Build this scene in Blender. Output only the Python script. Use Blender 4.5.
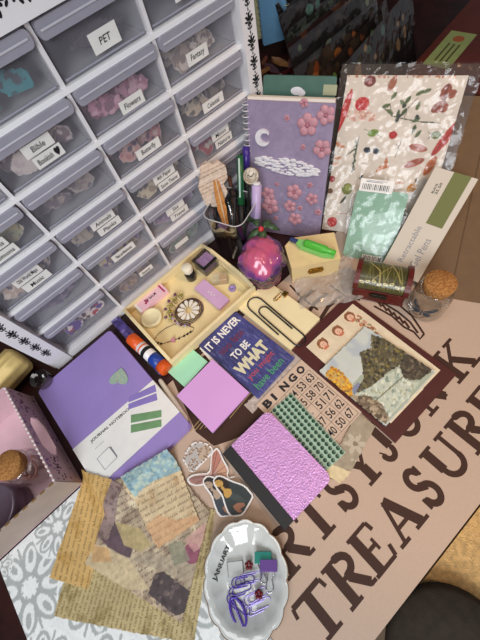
import bpy, math, random
import numpy as np
from mathutils import Matrix, Vector
scene = bpy.context.scene
for o in list(bpy.data.objects): bpy.data.objects.remove(o)
RC = np.array([[0.727428, -0.666244, -0.164217], [-0.657624, -0.608569, -0.444042], [0.195903, 0.431002, -0.880829]])
_u, _s, _v = np.linalg.svd(RC); RC = _u @ _v
CC = np.array([-0.30750, -0.39786, 0.47435]); FPX = 340.0
# ---------- camera ----------
cd = bpy.data.cameras.new('camera'); cam = bpy.data.objects.new('camera', cd); scene.collection.objects.link(cam)
cd.sensor_fit = 'HORIZONTAL'; cd.sensor_width = 36; cd.lens = 36 * FPX / 480; cd.clip_start = .01
cam.matrix_world = Matrix(((RC[0][0], -RC[1][0], -RC[2][0], CC[0]), (RC[0][1], -RC[1][1], -RC[2][1], CC[1]), (RC[0][2], -RC[1][2], -RC[2][2], CC[2]), (0, 0, 0, 1)))
scene.camera = cam
# ---------- light ----------
w = bpy.data.worlds.new('room_air'); scene.world = w; w.use_nodes = True
w.node_tree.nodes['Background'].inputs[0].default_value = (.92, .93, 1, 1); w.node_tree.nodes['Background'].inputs[1].default_value = .12
def area(name, loc, tgt, size, power, col, sy=None):
    l = bpy.data.lights.new(name, 'AREA'); l.energy = power; l.color = col; l.size = size
    if sy: l.shape = 'RECTANGLE'; l.size_y = sy
    o = bpy.data.objects.new(name, l); scene.collection.objects.link(o); o.location = loc
    o.rotation_euler = (Vector(tgt) - Vector(loc)).to_track_quat('-Z', 'Y').to_euler(); return o
area('window_daylight', (-1.25, -1.35, 1.15), (-.30, 0, .12), .8, 29, (.91, .95, 1), 1.0)
area('ceiling_panel', (-.50, -.20, 2.0), (-.36, -.28, 0), .9, 9, (1, .98, .96), .6)
sp = bpy.data.lights.new('shadow_edge_spot', 'SPOT'); sp.energy = 36; sp.color = (1, .62, .34); sp.spot_size = math.radians(34); sp.spot_blend = .5; sp.shadow_soft_size = .05  # soft cone edge stands in for a viewer's cast shadow on the banner
so = bpy.data.objects.new('shadow_edge_spot', sp); scene.collection.objects.link(so); so.location = (.30, -1.0, 1.5)
so.rotation_euler = (Vector((.06, -.32, 0)) - so.location).to_track_quat('-Z', 'Y').to_euler()
scene.view_settings.view_transform = 'Standard'; scene.view_settings.look = 'None'; scene.view_settings.gamma = 1
scene.view_settings.use_curve_mapping = False; scene.view_settings.exposure = 0
scene.cycles.transparent_max_bounces = 24; scene.cycles.max_bounces = 10
# ---------- colour ----------
def lin(c):
    c = np.asarray(c, float); return np.where(c <= .04045, c / 12.92, ((c + .055) / 1.055) ** 2.4)
def hx(h): return tuple(int(h[i:i + 2], 16) / 255 for i in (0, 2, 4))
def L4(h): return tuple(float(v) for v in lin(hx(h))) + (1,)
MATS = {}
def mat(name, col='808080', rough=.5, metal=0, var=.0, vs=60, bump=0, bs=200, alpha=1, trans=0, ior=1.45, coat=0, col2=None, spec=.5, emit=0, sheen=0, attr=False):
    if name in MATS: return MATS[name]
    m = bpy.data.materials.new(name); m.use_nodes = True; nt = m.node_tree; b = nt.nodes['Principled BSDF']; MATS[name] = m
    def inp(k, v):
        if k in b.inputs: b.inputs[k].default_value = v
    inp('Roughness', rough); inp('Metallic', metal); inp('IOR', ior); inp('Transmission Weight', trans); inp('Coat Weight', coat); inp('Specular IOR Level', spec); inp('Sheen Weight', sheen)
    tc = nt.nodes.new('ShaderNodeTexCoord')
    if attr:
        a = nt.nodes.new('ShaderNodeAttribute'); a.attribute_name = 'Col'; nt.links.new(a.outputs['Color'], b.inputs['Base Color'])
    else:
        n = nt.nodes.new('ShaderNodeTexNoise'); n.inputs['Scale'].default_value = vs; n.inputs['Detail'].default_value = 4; nt.links.new(tc.outputs['Object'], n.inputs['Vector'])
        r = nt.nodes.new('ShaderNodeValToRGB'); c = L4(col)
        if col2: lo, hi = c, L4(col2)
        else: lo = tuple(v * (1 - var) for v in c[:3]) + (1,); hi = tuple(min(1, v * (1 + var)) for v in c[:3]) + (1,)
        r.color_ramp.elements[0].color = lo; r.color_ramp.elements[1].color = hi; r.color_ramp.elements[0].position = .35; r.color_ramp.elements[1].position = .65
        nt.links.new(n.outputs['Fac'], r.inputs['Fac']); nt.links.new(r.outputs['Color'], b.inputs['Base Color'])
    if bump:
        n2 = nt.nodes.new('ShaderNodeTexNoise'); n2.inputs['Scale'].default_value = bs; n2.inputs['Detail'].default_value = 3; nt.links.new(tc.outputs['Object'], n2.inputs['Vector'])
        bp = nt.nodes.new('ShaderNodeBump'); bp.inputs['Strength'].default_value = bump; bp.inputs['Distance'].default_value = .002
        nt.links.new(n2.outputs['Fac'], bp.inputs['Height']); nt.links.new(bp.outputs['Normal'], b.inputs['Normal'])
    if alpha < 1:
        out = nt.nodes['Material Output']; t = nt.nodes.new('ShaderNodeBsdfTransparent'); mx = nt.nodes.new('ShaderNodeMixShader'); mx.inputs[0].default_value = alpha
        nt.links.new(t.outputs[0], mx.inputs[1]); nt.links.new(b.outputs[0], mx.inputs[2]); nt.links.new(mx.outputs[0], out.inputs['Surface'])
    return m
def film(name, base=.05, edge=.7, bump=.6, bs=40, tint='ffffff', rough=.06):
    """clear plastic or thin glass: mostly see-through, glossy by angle"""
    if name in MATS: return MATS[name]
    m = bpy.data.materials.new(name); m.use_nodes = True; nt = m.node_tree; nt.nodes.remove(nt.nodes['Principled BSDF']); MATS[name] = m
    out = nt.nodes['Material Output']; t = nt.nodes.new('ShaderNodeBsdfTransparent'); t.inputs[0].default_value = L4(tint)
    g = nt.nodes.new('ShaderNodeBsdfGlossy'); g.inputs['Roughness'].default_value = rough; mx = nt.nodes.new('ShaderNodeMixShader')
    lw = nt.nodes.new('ShaderNodeLayerWeight'); lw.inputs[0].default_value = .35; mr = nt.nodes.new('ShaderNodeMapRange'); mr.inputs[3].default_value = base; mr.inputs[4].default_value = edge
    nt.links.new(lw.outputs['Facing'], mr.inputs[0]); nt.links.new(mr.outputs[0], mx.inputs[0]); nt.links.new(t.outputs[0], mx.inputs[1]); nt.links.new(g.outputs[0], mx.inputs[2])
    if bump:
        tc = nt.nodes.new('ShaderNodeTexCoord'); n2 = nt.nodes.new('ShaderNodeTexNoise'); n2.inputs['Scale'].default_value = bs; nt.links.new(tc.outputs['Object'], n2.inputs['Vector'])
        bp = nt.nodes.new('ShaderNodeBump'); bp.inputs['Strength'].default_value = bump; bp.inputs['Distance'].default_value = .01
        nt.links.new(n2.outputs['Fac'], bp.inputs['Height']); nt.links.new(bp.outputs['Normal'], g.inputs['Normal']); nt.links.new(bp.outputs['Normal'], lw.inputs['Normal'])
    nt.links.new(mx.outputs[0], out.inputs['Surface']); return m
CANV = mat('printed_paper', attr=True, rough=.65); CANVG = mat('printed_gloss', attr=True, rough=.3, coat=.2)
white = mat('white_plastic', 'e6e3e4', .35, var=.02); wpaper = mat('white_paper', 'ebe8e2', .7, var=.03)
ink = mat('black_ink', '1c1a1e', .6); black = mat('black_plastic', '121214', .5); steel = mat('steel', 'b8b8bc', .25, 1)
gold = mat('gold_metal', 'b08a3a', .3, 1, var=.2, vs=300)
# ---------- frames ----------
def ray(px, py):
    return RC.T @ np.array([(px - 240) / FPX, (py - 320) / FPX, 1])
def W(px, py, z=0):
    d = ray(px, py); return CC + d * (z - CC[2]) / d[2]
class Fr:
    def __init__(s, O, e, u, n):
        s.O = np.array(O, float); s.e = np.array(e, float); s.u = np.array(u, float); s.n = np.array(n, float)
        s.M = Matrix(((s.e[0], s.u[0], s.n[0], s.O[0]), (s.e[1], s.u[1], s.n[1], s.O[1]), (s.e[2], s.u[2], s.n[2], s.O[2]), (0, 0, 0, 1)))
    def px(s, x, y, h=0):
        d = ray(x, y); P0 = s.O + s.n * h; t = ((P0 - CC) @ s.n) / (d @ s.n); P = CC + d * t - s.O
        return (float(P @ s.e), float(P @ s.u))
    def pxs(s, l, h=0): return [s.px(x, y, h) for x, y in l]
def flatf(x, y, z=0, yaw=0):
    c, n = math.cos(yaw), math.sin(yaw); return Fr((x, y, z), (c, n, 0), (-n, c, 0), (0, 0, 1))
def rect4(ps, z):      # image corners in the order TL TR BR BL of the thing itself
    q = [W(a, b, z) for a, b in ps]; c = sum(q) / 4; e = (q[1] - q[0]) + (q[2] - q[3]); e /= np.linalg.norm(e)
    u = np.array([-e[1], e[0], 0]); w_ = ((q[1] - q[0]) @ e + (q[2] - q[3]) @ e) / 2; h_ = ((q[0] - q[3]) @ u + (q[1] - q[2]) @ u) / 2
    return Fr(c, e, u, (0, 0, 1)), w_, h_
def lean(x, y, yaw, tilt, z=0):   # upright plane leaning back; local x right, local y up, local z towards the viewer
    yaw = math.radians(yaw); tilt = math.radians(tilt); e = np.array([math.cos(yaw), math.sin(yaw), 0]); nb = np.array([-math.sin(yaw), math.cos(yaw), 0])
    u = math.cos(tilt) * np.array([0, 0, 1]) + math.sin(tilt) * nb; return Fr((x, y, z), e, u, np.cross(e, u))
# ---------- mesh builder ----------
_txt = {}
def text_mesh(s, bold=0, shear=0):
    k = (s, bold, shear)
    if k not in _txt:
        cu = bpy.data.curves.new('t', 'FONT'); cu.body = s; cu.size = 1; cu.offset = bold; cu.shear = shear; cu.resolution_u = 2; cu.fill_mode = 'BOTH'; cu.extrude = 0
        ob = bpy.data.objects.new('t', cu); scene.collection.objects.link(ob); dg = bpy.context.evaluated_depsgraph_get(); dg.update()
        me = bpy.data.meshes.new_from_object(ob.evaluated_get(dg)); vs = [tuple(v.co) for v in me.vertices]; fs = [tuple(p.vertices) for p in me.polygons]
        bpy.data.objects.remove(ob); bpy.data.curves.remove(cu); bpy.data.meshes.remove(me); _txt[k] = (vs, fs)
    return _txt[k]
class MB:
    def __init__(s): s.v = []; s.f = []; s.mi = []; s.sm = []; s.mats = []; s.col = {}
    def m_(s, m):
        if m not in s.mats: s.mats.append(m)
        return s.mats.index(m)
    def add(s, vs, fs, m, smooth=False, T=None):
        b = len(s.v)
        if T is not None: vs = [tuple(T @ Vector(v)) for v in vs]
        s.v += [tuple(v) for v in vs]; k = s.m_(m)
        for f in fs: s.f.append(tuple(b + i for i in f)); s.mi.append(k); s.sm.append(smooth)
        return s
    def box(s, x0, x1, y0, y1, z0, z1, m, T=None):
        v = [(x, y, z) for z in (z0, z1) for y in (y0, y1) for x in (x0, x1)]
        return s.add(v, [(0, 2, 3, 1), (4, 5, 7, 6), (0, 1, 5, 4), (2, 6, 7, 3), (0, 4, 6, 2), (1, 3, 7, 5)], m, False, T)
    def prism(s, poly, z0, z1, m, T=None, smooth=False, m2=None):
        a = sum(poly[i][0] * poly[(i + 1) % len(poly)][1] - poly[(i + 1) % len(poly)][0] * poly[i][1] for i in range(len(poly)))
        if a < 0: poly = poly[::-1]
        n = len(poly); v = [(x, y, z0) for x, y in poly] + [(x, y, z1) for x, y in poly]
        s.add(v, [tuple(range(n - 1, -1, -1)), tuple(range(n, 2 * n))], m, False, T)
        s.add(v, [(i, (i + 1) % n, n + (i + 1) % n, n + i) for i in range(n)], m2 or m, smooth, T); return s
    def flat(s, poly, z, m, T=None, t=.0002): return s.prism(poly, z, z + t, m, T)
    def tube(s, pts, r, m, n=8, closed=False, T=None, caps=True):
        P = [Vector(p) for p in pts]; N = len(P); vs = []; up = Vector((0, 0, 1)); prev = None
        for i, p in enumerate(P):
            if closed: d = P[(i + 1) % N] - P[i - 1]
            else: d = P[min(i + 1, N - 1)] - P[max(i - 1, 0)]
            d.normalize() if d.length > 0 else None
            if prev is None:
                a = d.cross(up); a = d.cross(Vector((1, 0, 0))) if a.length < 1e-3 else a
            else: a = prev - d * prev.dot(d)
            a.normalize(); b = d.cross(a); prev = a; rr = r[i] if isinstance(r, (list, tuple)) else r
            vs += [tuple(p + (a * math.cos(t) + b * math.sin(t)) * rr) for t in [2 * math.pi * k / n for k in range(n)]]
        fs = []
        for i in range(N if closed else N - 1):
            j = (i + 1) % N
            for k in range(n): fs.append((i * n + k, i * n + (k + 1) % n, j * n + (k + 1) % n, j * n + k))
        s.add(vs, fs, m, True, T)
        if not closed and caps: s.add([vs[k] for k in range(n)] + [vs[(N - 1) * n + k] for k in range(n)], [tuple(range(n - 1, -1, -1)), tuple(range(n, 2 * n))], m, False, T)
        return s
    def lathe(s, prof, m, n=32, T=None, smooth=True, sx=1, sy=1, wob=None):
        vs = []; fs = []
        for (r, z) in prof:
            for k in range(n):
                t = 2 * math.pi * k / n; q = r * (1 + (wob(t) if wob else 0)); vs.append((q * math.cos(t) * sx, q * math.sin(t) * sy, z))
        for i in range(len(prof) - 1):
            for k in range(n): fs.append((i * n + k, i * n + (k + 1) % n, (i + 1) * n + (k + 1) % n, (i + 1) * n + k))
        s.add(vs, fs, m, smooth, T)
        for i, rev in ((0, True), (len(prof) - 1, False)):
            if prof[i][0] > 1e-6:
                q = list(range(i * n, i * n + n)); s.add([vs[j] for j in q], [tuple(range(n - 1, -1, -1)) if rev else tuple(range(n))], m, False, T)
        return s
    def ball(s, c, r, m, sc=(1, 1, 1), n=12, T=None):
        prof = [(max(1e-7, r * math.sin(math.pi * i / n)), -r * math.cos(math.pi * i / n)) for i in range(n + 1)]
        M = Matrix.Translation(c) @ Matrix.Diagonal((sc[0], sc[1], sc[2], 1)); return s.lathe(prof, m, n * 2, (T @ M) if T is not None else M)
    def text(s, t, x, y, z, size, m, rot=0, bold=0, shear=0, fit=None, T=None, center=False):
        vs, fs = text_mesh(t, bold, shear)
        if not vs: return s
        x0 = min(v[0] for v in vs); x1 = max(v[0] for v in vs); y0 = min(v[1] for v in vs); y1 = max(v[1] for v in vs)
        kx = ky = size
        if fit: kx = fit[0] / (x1 - x0); ky = fit[1] / (y1 - y0)
        cx, cy = (x0, y0) if fit else (0, 0)
        if center: cx, cy = (x0 + x1) / 2, (y0 + y1) / 2
        M = Matrix.Translation((x, y, z)) @ Matrix.Rotation(rot, 4, 'Z') @ Matrix.Diagonal((kx, ky, 1, 1)) @ Matrix.Translation((-cx, -cy, 0))
        return s.add(vs, fs, m, False, (T @ M) if T is not None else M)
    def canvas(s, pic, z=0, m=None, fn=None, T=None):
        H, Wd = pic.a.shape[:2]; b = len(s.v); xs = pic.x; ys = pic.y; vs = []
        for j in range(H):
            for i in range(Wd):
                p = (xs[i], ys[j], z) if fn is None else fn(xs[i], ys[j]); vs.append(p)
        k = pic.m; ok = k[:-1, :-1] & k[1:, :-1] & k[:-1, 1:] & k[1:, 1:]; fs = []
        for j, i in zip(*np.nonzero(ok)): q = int(j) * Wd + int(i); fs.append((q, q + 1, q + Wd + 1, q + Wd))
        used = sorted({i for f in fs for i in f}); mp = {o: n for n, o in enumerate(used)}; c = lin(np.clip(pic.a, 0, 1)).reshape(-1, 3)
        s.add([vs[i] for i in used], [tuple(mp[i] for i in f) for f in fs], m or CANV, False, T)
        for o, n in mp.items(): s.col[b + n] = c[o]
        return s
    def build(s, name, parent=None, fr=None, bevel=0, solid=0, seg=2, sub=0):
        me = bpy.data.meshes.new(name); me.from_pydata(s.v, [], s.f)
        for m in s.mats: me.materials.append(m)
        me.polygons.foreach_set('material_index', s.mi); me.polygons.foreach_set('use_smooth', s.sm)
        if s.col:
            ca = me.color_attributes.new('Col', 'FLOAT_COLOR', 'POINT'); arr = np.ones((len(s.v), 4), np.float32)
            idx = np.fromiter(s.col.keys(), int); arr[idx, :3] = np.array(list(s.col.values())); ca.data.foreach_set('color', arr.ravel())
        me.validate(); me.update()
        o = bpy.data.objects.new(name, me); scene.collection.objects.link(o)
        if parent: o.parent = parent
        if fr is not None: o.matrix_world = fr.M if isinstance(fr, Fr) else fr
        if solid: md = o.modifiers.new('solid', 'SOLIDIFY'); md.thickness = solid; md.offset = -1
        if bevel: md = o.modifiers.new('bevel', 'BEVEL'); md.width = bevel; md.segments = seg; md.limit_method = 'ANGLE'
        if sub: md = o.modifiers.new('sub', 'SUBSURF'); md.levels = md.render_levels = sub
        return o
def tag(o, label=None, cat=None, group=None, kind=None):
    if label: o['label'] = label
    if cat: o['category'] = cat
    if group: o['group'] = group
    if kind: o['kind'] = kind
    return o
def thing(name, label, cat, fr, group=None):
    o = bpy.data.objects.new(name, None); scene.collection.objects.link(o); o.empty_display_size = .02
    o.matrix_world = fr.M if isinstance(fr, Fr) else fr; return tag(o, label, cat, group)
# ---------- painter ----------
class Pic:
    def __init__(s, w, h, res=.0008, base='ffffff', ox=0, oy=0, seed=1):
        nx = max(3, int(round(w / res)) + 1); ny = max(3, int(round(h / res)) + 1)
        s.x = np.linspace(-w / 2, w / 2, nx) + ox; s.y = np.linspace(-h / 2, h / 2, ny) + oy; s.w = w; s.h = h
        s.a = np.ones((ny, nx, 3)) * np.array(hx(base)); s.m = np.ones((ny, nx), bool); s.X, s.Y = np.meshgrid(s.x, s.y); s.rg = np.random.RandomState(seed); s.r = random.Random(seed)
    def put(s, k, c, al=1): s.a[k] = s.a[k] * (1 - al) + np.array(hx(c) if isinstance(c, str) else c) * al; return s
    def inside(s, pts):
        k = np.zeros(s.X.shape, bool); n = len(pts)
        for i in range(n):
            x0, y0 = pts[i]; x1, y1 = pts[(i + 1) % n]
            if y0 == y1: continue
            c = (s.Y > min(y0, y1)) & (s.Y <= max(y0, y1)); k ^= c & (s.X < (s.Y - y0) * (x1 - x0) / (y1 - y0) + x0)
        return k
    def poly(s, pts, c, al=1): return s.put(s.inside(pts), c, al)
    def keep(s, pts): s.m &= s.inside(pts); return s
    def rect(s, x0, x1, y0, y1, c, al=1): return s.put((s.X >= x0) & (s.X <= x1) & (s.Y >= y0) & (s.Y <= y1), c, al)
    def seg(s, p, q, wd):
        dx, dy = q[0] - p[0], q[1] - p[1]; L = dx * dx + dy * dy + 1e-15; t = np.clip(((s.X - p[0]) * dx + (s.Y - p[1]) * dy) / L, 0, 1)
        return (s.X - p[0] - t * dx) ** 2 + (s.Y - p[1] - t * dy) ** 2 < (wd / 2) ** 2
    def line(s, pts, wd, c, al=1):
        for p, q in zip(pts[:-1], pts[1:]): s.put(s.seg(p, q, wd), c, al)
        return s
    def eink(s, cx, cy, rx, ry, ang=0):
        c, n = math.cos(ang), math.sin(ang); dx = s.X - cx; dy = s.Y - cy; return ((dx * c + dy * n) / rx) ** 2 + ((-dx * n + dy * c) / ry) ** 2 < 1
    def ell(s, cx, cy, rx, ry, ang, c, al=1): return s.put(s.eink(cx, cy, rx, ry, ang), c, al)
    def noise(s, amp=.1, cell=.01, col=None, octs=3):
        n = np.zeros(s.X.shape); a = 1; tot = 0
        for o in range(octs):
            cs = cell / 2 ** o; gx = (s.X - s.x[0]) / cs; gy = (s.Y - s.y[0]) / cs; g = s.rg.rand(int(gy.max()) + 3, int(gx.max()) + 3)
            ix = gx.astype(int); iy = gy.astype(int); fx = gx - ix; fy = gy - iy; fx = fx * fx * (3 - 2 * fx); fy = fy * fy * (3 - 2 * fy)
            n += a * ((g[iy, ix] * (1 - fx) + g[iy, ix + 1] * fx) * (1 - fy) + (g[iy + 1, ix] * (1 - fx) + g[iy + 1, ix + 1] * fx) * fy); tot += a; a *= .55
        n = n / tot - .5
        if col: al = np.clip(n * 4 * amp * 5, 0, 1)[..., None]; s.a = s.a * (1 - al) + np.array(hx(col)) * al
        else: s.a = s.a * (1 + n[..., None] * 2 * amp)
        return s
    def dabs(s, n, box, pal, r0, r1, al=1, asp=.6, ang=None, pts=None):
        for i in range(n):
            for t in range(30):
                x = s.r.uniform(box[0], box[1]); y = s.r.uniform(box[2], box[3])
                if pts is None or pin(x, y, pts): break
            r = s.r.uniform(r0, r1); s.ell(x, y, r, r * s.r.uniform(asp, 1), s.r.uniform(0, 3.14) if ang is None else ang + s.r.uniform(-.3, .3), s.r.choice(pal), al)
        return s
    def script(s, x0, x1, y, hgt, c, al=.6, wd=.0006, slope=0, tilt=.35):
        x = x0
        while x < x1 - hgt:
            wl = s.r.uniform(2.2, 6) * hgt; pts = []; t = 0; ph = s.r.uniform(0, 6)
            while t < wl and x + t < x1:
                k = hgt * (.45 + .55 * abs(math.sin(t * 900 + ph * 7)))* (1.7 if s.r.random() < .12 else 1) * s.r.uniform(.6, 1.1); yy = y + (x + t - x0) * slope
                pts += [(x + t, yy), (x + t + k * tilt, yy + k)]; t += hgt * .55
            if len(pts) > 1: s.line(pts, wd, c, al)
            x += wl + hgt * .9
        return s
def pin(x, y, p):
    k = False; n = len(p)
    for i in range(n):
        x0, y0 = p[i]; x1, y1 = p[(i + 1) % n]
        if (y0 > y) != (y1 > y) and x < (y - y0) * (x1 - x0) / (y1 - y0) + x0: k = not k
    return k
def rrect(x0, x1, y0, y1, r, n=5):
    p = []
    for cx, cy, a in ((x1 - r, y1 - r, 0), (x0 + r, y1 - r, 90), (x0 + r, y0 + r, 180), (x1 - r, y0 + r, 270)):
        for i in range(n + 1): t = math.radians(a + 90 * i / n); p.append((cx + r * math.cos(t), cy + r * math.sin(t)))
    return p
def circ(cx, cy, r, n=24, ry=None, a0=0): return [(cx + r * math.cos(2 * math.pi * i / n + a0), cy + (ry or r) * math.sin(2 * math.pi * i / n + a0)) for i in range(n)]
def arc(cx, cy, r, a0, a1, n=12, ry=None): return [(cx + r * math.cos(math.radians(a0 + (a1 - a0) * i / n)), cy + (ry or r) * math.sin(math.radians(a0 + (a1 - a0) * i / n))) for i in range(n + 1)]
def p3(l, z): return [(x, y, z) for x, y in l]
def jag(poly, step=.003, amp=.0008, seed=0):
    r = random.Random(seed); out = []
    for i in range(len(poly)):
        a = poly[i]; b = poly[(i + 1) % len(poly)]; d = math.hypot(b[0] - a[0], b[1] - a[1]); k = max(1, int(d / step))
        for j in range(k): t = j / k; out.append((a[0] + (b[0] - a[0]) * t + r.uniform(-amp, amp), a[1] + (b[1] - a[1]) * t + r.uniform(-amp, amp)))
    return out
def bbox(p): return min(a for a, b in p), max(a for a, b in p), min(b for a, b in p), max(b for a, b in p)
def pic_for(poly, res=.0008, base='ffffff', seed=1):
    x0, x1, y0, y1 = bbox(poly); return Pic(x1 - x0 + 2 * res, y1 - y0 + 2 * res, res, base, (x0 + x1) / 2, (y0 + y1) / 2, seed)
# ---------- the setting ----------
wood = mat('dark_desk_wood', '2e1210', .35, var=.35, vs=25, bump=.1, bs=60)
tag(MB().box(-1.1, 1.2, -.537, .62, -.03, -.0008, wood).build('trim_1', bevel=.002), kind='structure')
tag(MB().box(-2.2, 2.0, -2.0, .70, -.80, -.74, mat('floor_vinyl', '6b5238', .55, var=.15, vs=20)).build('floor'), kind='structure')
tag(MB().box(-2.2, 2.0, .64, .70, -.74, 1.8, mat('wall_paint', '6b5a52', .8, var=.03)).build('wall_back'), kind='structure')
# banner
banm = mat('banner_cloth', 'bfa692', .8, var=.02, vs=300, bump=.15, bs=900); brn = mat('banner_print', '3c2216', .75, var=.04, vs=200, bump=.1, bs=900)
def strokes(mb, segs, X, Y, wd, ht, m, z, Z1):
    k = 0
    for pts, t in segs:
        P = [(X + a * wd, Y + b * ht) for a, b in pts]; t = t * ht
        for p, q in zip(P[:-1], P[1:]):
            dx, dy = q[0] - p[0], q[1] - p[1]; L = math.hypot(dx, dy) + 1e-9; nx, ny = -dy / L * t / 2, dx / L * t / 2
            mb.prism([(p[0] + nx, p[1] + ny), (p[0] - nx, p[1] - ny), (q[0] - nx, q[1] - ny), (q[0] + nx, q[1] + ny)], z, Z1 + k * 1e-6, m); k += 1
        if len(P) > 2:
          for p in P: mb.prism(circ(p[0], p[1], t / 2, 14), z, Z1 + k * 1e-6, m); k += 1
S_, B_ = .085, .24
GL = {
 'T': [([(.5, .95), (.5, .03)], B_), ([(.06, .93), (.94, .93)], .12), ([(.06, .93), (.02, .72)], .09), ([(.94, .93), (.98, .72)], .09), ([(.25, .04), (.75, .04)], S_)],
 'R': [([(.24, .95), (.24, .04)], B_), ([(.02, .95), (.5, .95)], S_), ([(.0, .04), (.45, .04)], S_), (arc(.5, .73, .3, 90, -90, 8, .21), .17), ([(.24, .52), (.55, .52)], .1), ([(.5, .5), (.86, .08)], .2), ([(.8, .05), (1.0, .05)], S_)],
 'E': [([(.24, .95), (.24, .04)], B_), ([(.02, .95), (.88, .95)], S_), ([(.0, .04), (.9, .04)], S_), ([(.88, .95), (.92, .74)], .1), ([(.9, .04), (.98, .28)], .1), ([(.24, .5), (.66, .5)], .09), ([(.68, .64), (.68, .36)], .08)],
 'A': [([(.46, .95), (.8, .05)], B_), ([(.44, .95), (.16, .05)], .1), ([(.0, .04), (.32, .04)], S_), ([(.58, .04), (1.0, .04)], S_), ([(.25, .33), (.66, .33)], .09)],
 'S': [(arc(.46, .73, .28, 20, 250, 12, .22) , .16), (arc(.52, .27, .32, 70, -170, 14, .24), .16), ([(.36, .55), (.66, .45)], .2), ([(.82, .95), (.8, .7)], .08), ([(.1, .05), (.1, .32)], .08)],
 'U': [([(.2, .95), (.2, .36)], B_), (arc(.5, .34, .3, 180, 360, 10, .28), .15), ([(.8, .95), (.8, .36)], .12), ([(.0, .95), (.42, .95)], S_), ([(.64, .95), (.98, .95)], S_)],
 'Y': [([(.5, .45), (.5, .04)], B_), ([(.15, .93), (.5, .45)], .2), ([(.88, .93), (.5, .45)], .1), ([(0, .95), (.38, .95)], S_), ([(.7, .95), (1.0, .95)], S_), ([(.26, .04), (.74, .04)], S_)],
 'J': [([(.62, .95), (.62, .3)], B_), (arc(.32, .24, .3, 0, -170, 8, .2), .15), ([(.04, .28), (.1, .3)], .18), ([(.36, .95), (.9, .95)], S_)],
 'N': [([(.18, .95), (.18, .04)], .11), ([(.18, .93), (.82, .06)], B_), ([(.82, .95), (.82, .04)], .11), ([(0, .95), (.3, .95)], S_), ([(.64, .95), (1, .95)], S_), ([(0, .04), (.4, .04)], S_)],
 'K': [([(.22, .95), (.22, .04)], B_), ([(.0, .95), (.45, .95)], S_), ([(0, .04), (.45, .04)], S_), ([(.25, .42), (.78, .93)], .1), ([(.45, .58), (.82, .06)], .2), ([(.6, .95), (.96, .95)], S_), ([(.62, .04), (1, .04)], S_)],
}
mb = MB().prism(rrect(-.50, .056, -.539, -.165, .003), -.0007, 0, banm); Z1 = .0003
for ch, a, b in (('T', -.403, -.357), ('R', -.354, -.312), ('E', -.311, -.276), ('A', -.270, -.222), ('S', -.216, -.187), ('U', -.178, -.133), ('R', -.129, -.087), ('E', -.083, -.048), ('S', -.041, -.012)):
    strokes(mb, GL[ch], a, -.5105, b - a, .0455, brn, -.0002, Z1)
for ch, a, b in (('A', -.434, -.390), ('R', -.386, -.341), ('T', -.338, -.296), ('S', -.289, -.260), ('Y', -.256, -.212), ('J', -.207, -.182), ('U', -.176, -.134), ('N', -.128, -.084), ('K', -.068, -.018)):
    strokes(mb, GL[ch], a, -.4485, b - a, .0455, brn, -.0002, Z1)
# printed stack of open books in the middle of the banner
G = flatf(0, 0, 0)
def pxp(l, h=0): return [tuple(W(x, y, h)[:2]) for x, y in l]
mb.prism(pxp([(172, 378), (205, 355), (262, 400), (276, 420), (232, 440), (214, 446), (196, 432)]), -.0002, .0003, brn)
for k in range(9):
    a = W(190 + k * 5, 432 - k * 1.2 + (k > 4) * -4); b = a + np.array([.055, .006, 0]); mb.prism([(a[0], a[1]), (b[0], b[1]), (b[0], b[1] + .0009), (a[0], a[1] + .0009)], .0002, .0005, mat('banner_fine_line', 'b39a68', .8))
for k in range(3):
    a = W(300 + k * 14, 300 + k * 3); mb.prism([(a[0] - .028, a[1] - .010), (a[0] - .026, a[1] - .004), (a[0], a[1] + .002), (a[0] + .026, a[1] + .0), (a[0] + .028, a[1] - .006), (a[0], a[1] - .004)], -.0002, .0004, brn)
for l in ([(372, 300), (385, 304), (398, 312), (410, 322), (418, 333)], [(384, 296), (398, 304), (412, 316), (424, 334)], [(374, 306), (392, 316), (404, 327), (414, 332)], [(290, 285), (300, 296), (318, 310)], [(276, 290), (292, 305)], [(184, 392), (204, 414), (214, 428)], [(424, 334), (420, 339), (414, 332)], [(330, 285), (345, 296), (360, 300)]):
    mb.tube(p3(pxp(l), 0), .0016, brn, 6, T=Matrix.Diagonal((1, 1, .2, 1)))
for k in range(6):
    a = W(378 + k * 5.5, 304 + k * 4.2); mb.prism([(a[0] - .002, a[1] - .006), (a[0] + .001, a[1] - .007), (a[0] + .006, a[1] + .005), (a[0] + .003, a[1] + .006)], -.0002, .0004, brn)
tag(mb.build('printed_banner'), 'pale pink cloth banner printed in brown with ARTSY JUNK TREASURES under everything', 'banner')
# floral stencil mat
pic = Pic(.22, .34, .0012, 'dfe1df', seed=4); pic.noise(.03, .02); g1 = 'a9adab'
def flower(cx, cy, R):
    pic.ell(cx, cy, R * 1.02, R * 1.02, 0, 'e6e8e6')
    for k in range(8):
        a = k * math.pi / 4 + .3; c, s_ = math.cos(a), math.sin(a)
        pic.ell(cx + c * R * .6, cy + s_ * R * .6, R * .38, R * .24, a, g1); pic.ell(cx + c * R * .6, cy + s_ * R * .6, R * .29, R * .15, a, 'e3e5e3'); pic.ell(cx + c * R * .66, cy + s_ * R * .66, R * .16, R * .07, a, g1)
        a += math.pi / 8; c, s_ = math.cos(a), math.sin(a); pic.line([(cx + c * R * .2, cy + s_ * R * .2), (cx + c * R * .95, cy + s_ * R * .95)], R * .06, g1)
for fx, fy, fr_ in ((-.631, -.245, .050), (-.572, -.212, .034), (-.560, -.300, .052), (-.655, -.330, .042), (-.490, -.370, .055), (-.600, -.390, .050), (-.630, -.470, .05), (-.545, -.450, .05), (-.480, -.480, .05), (-.470, -.270, .05), (-.655, -.195, .02)): flower(fx + .545, fy + .362, fr_)
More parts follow.
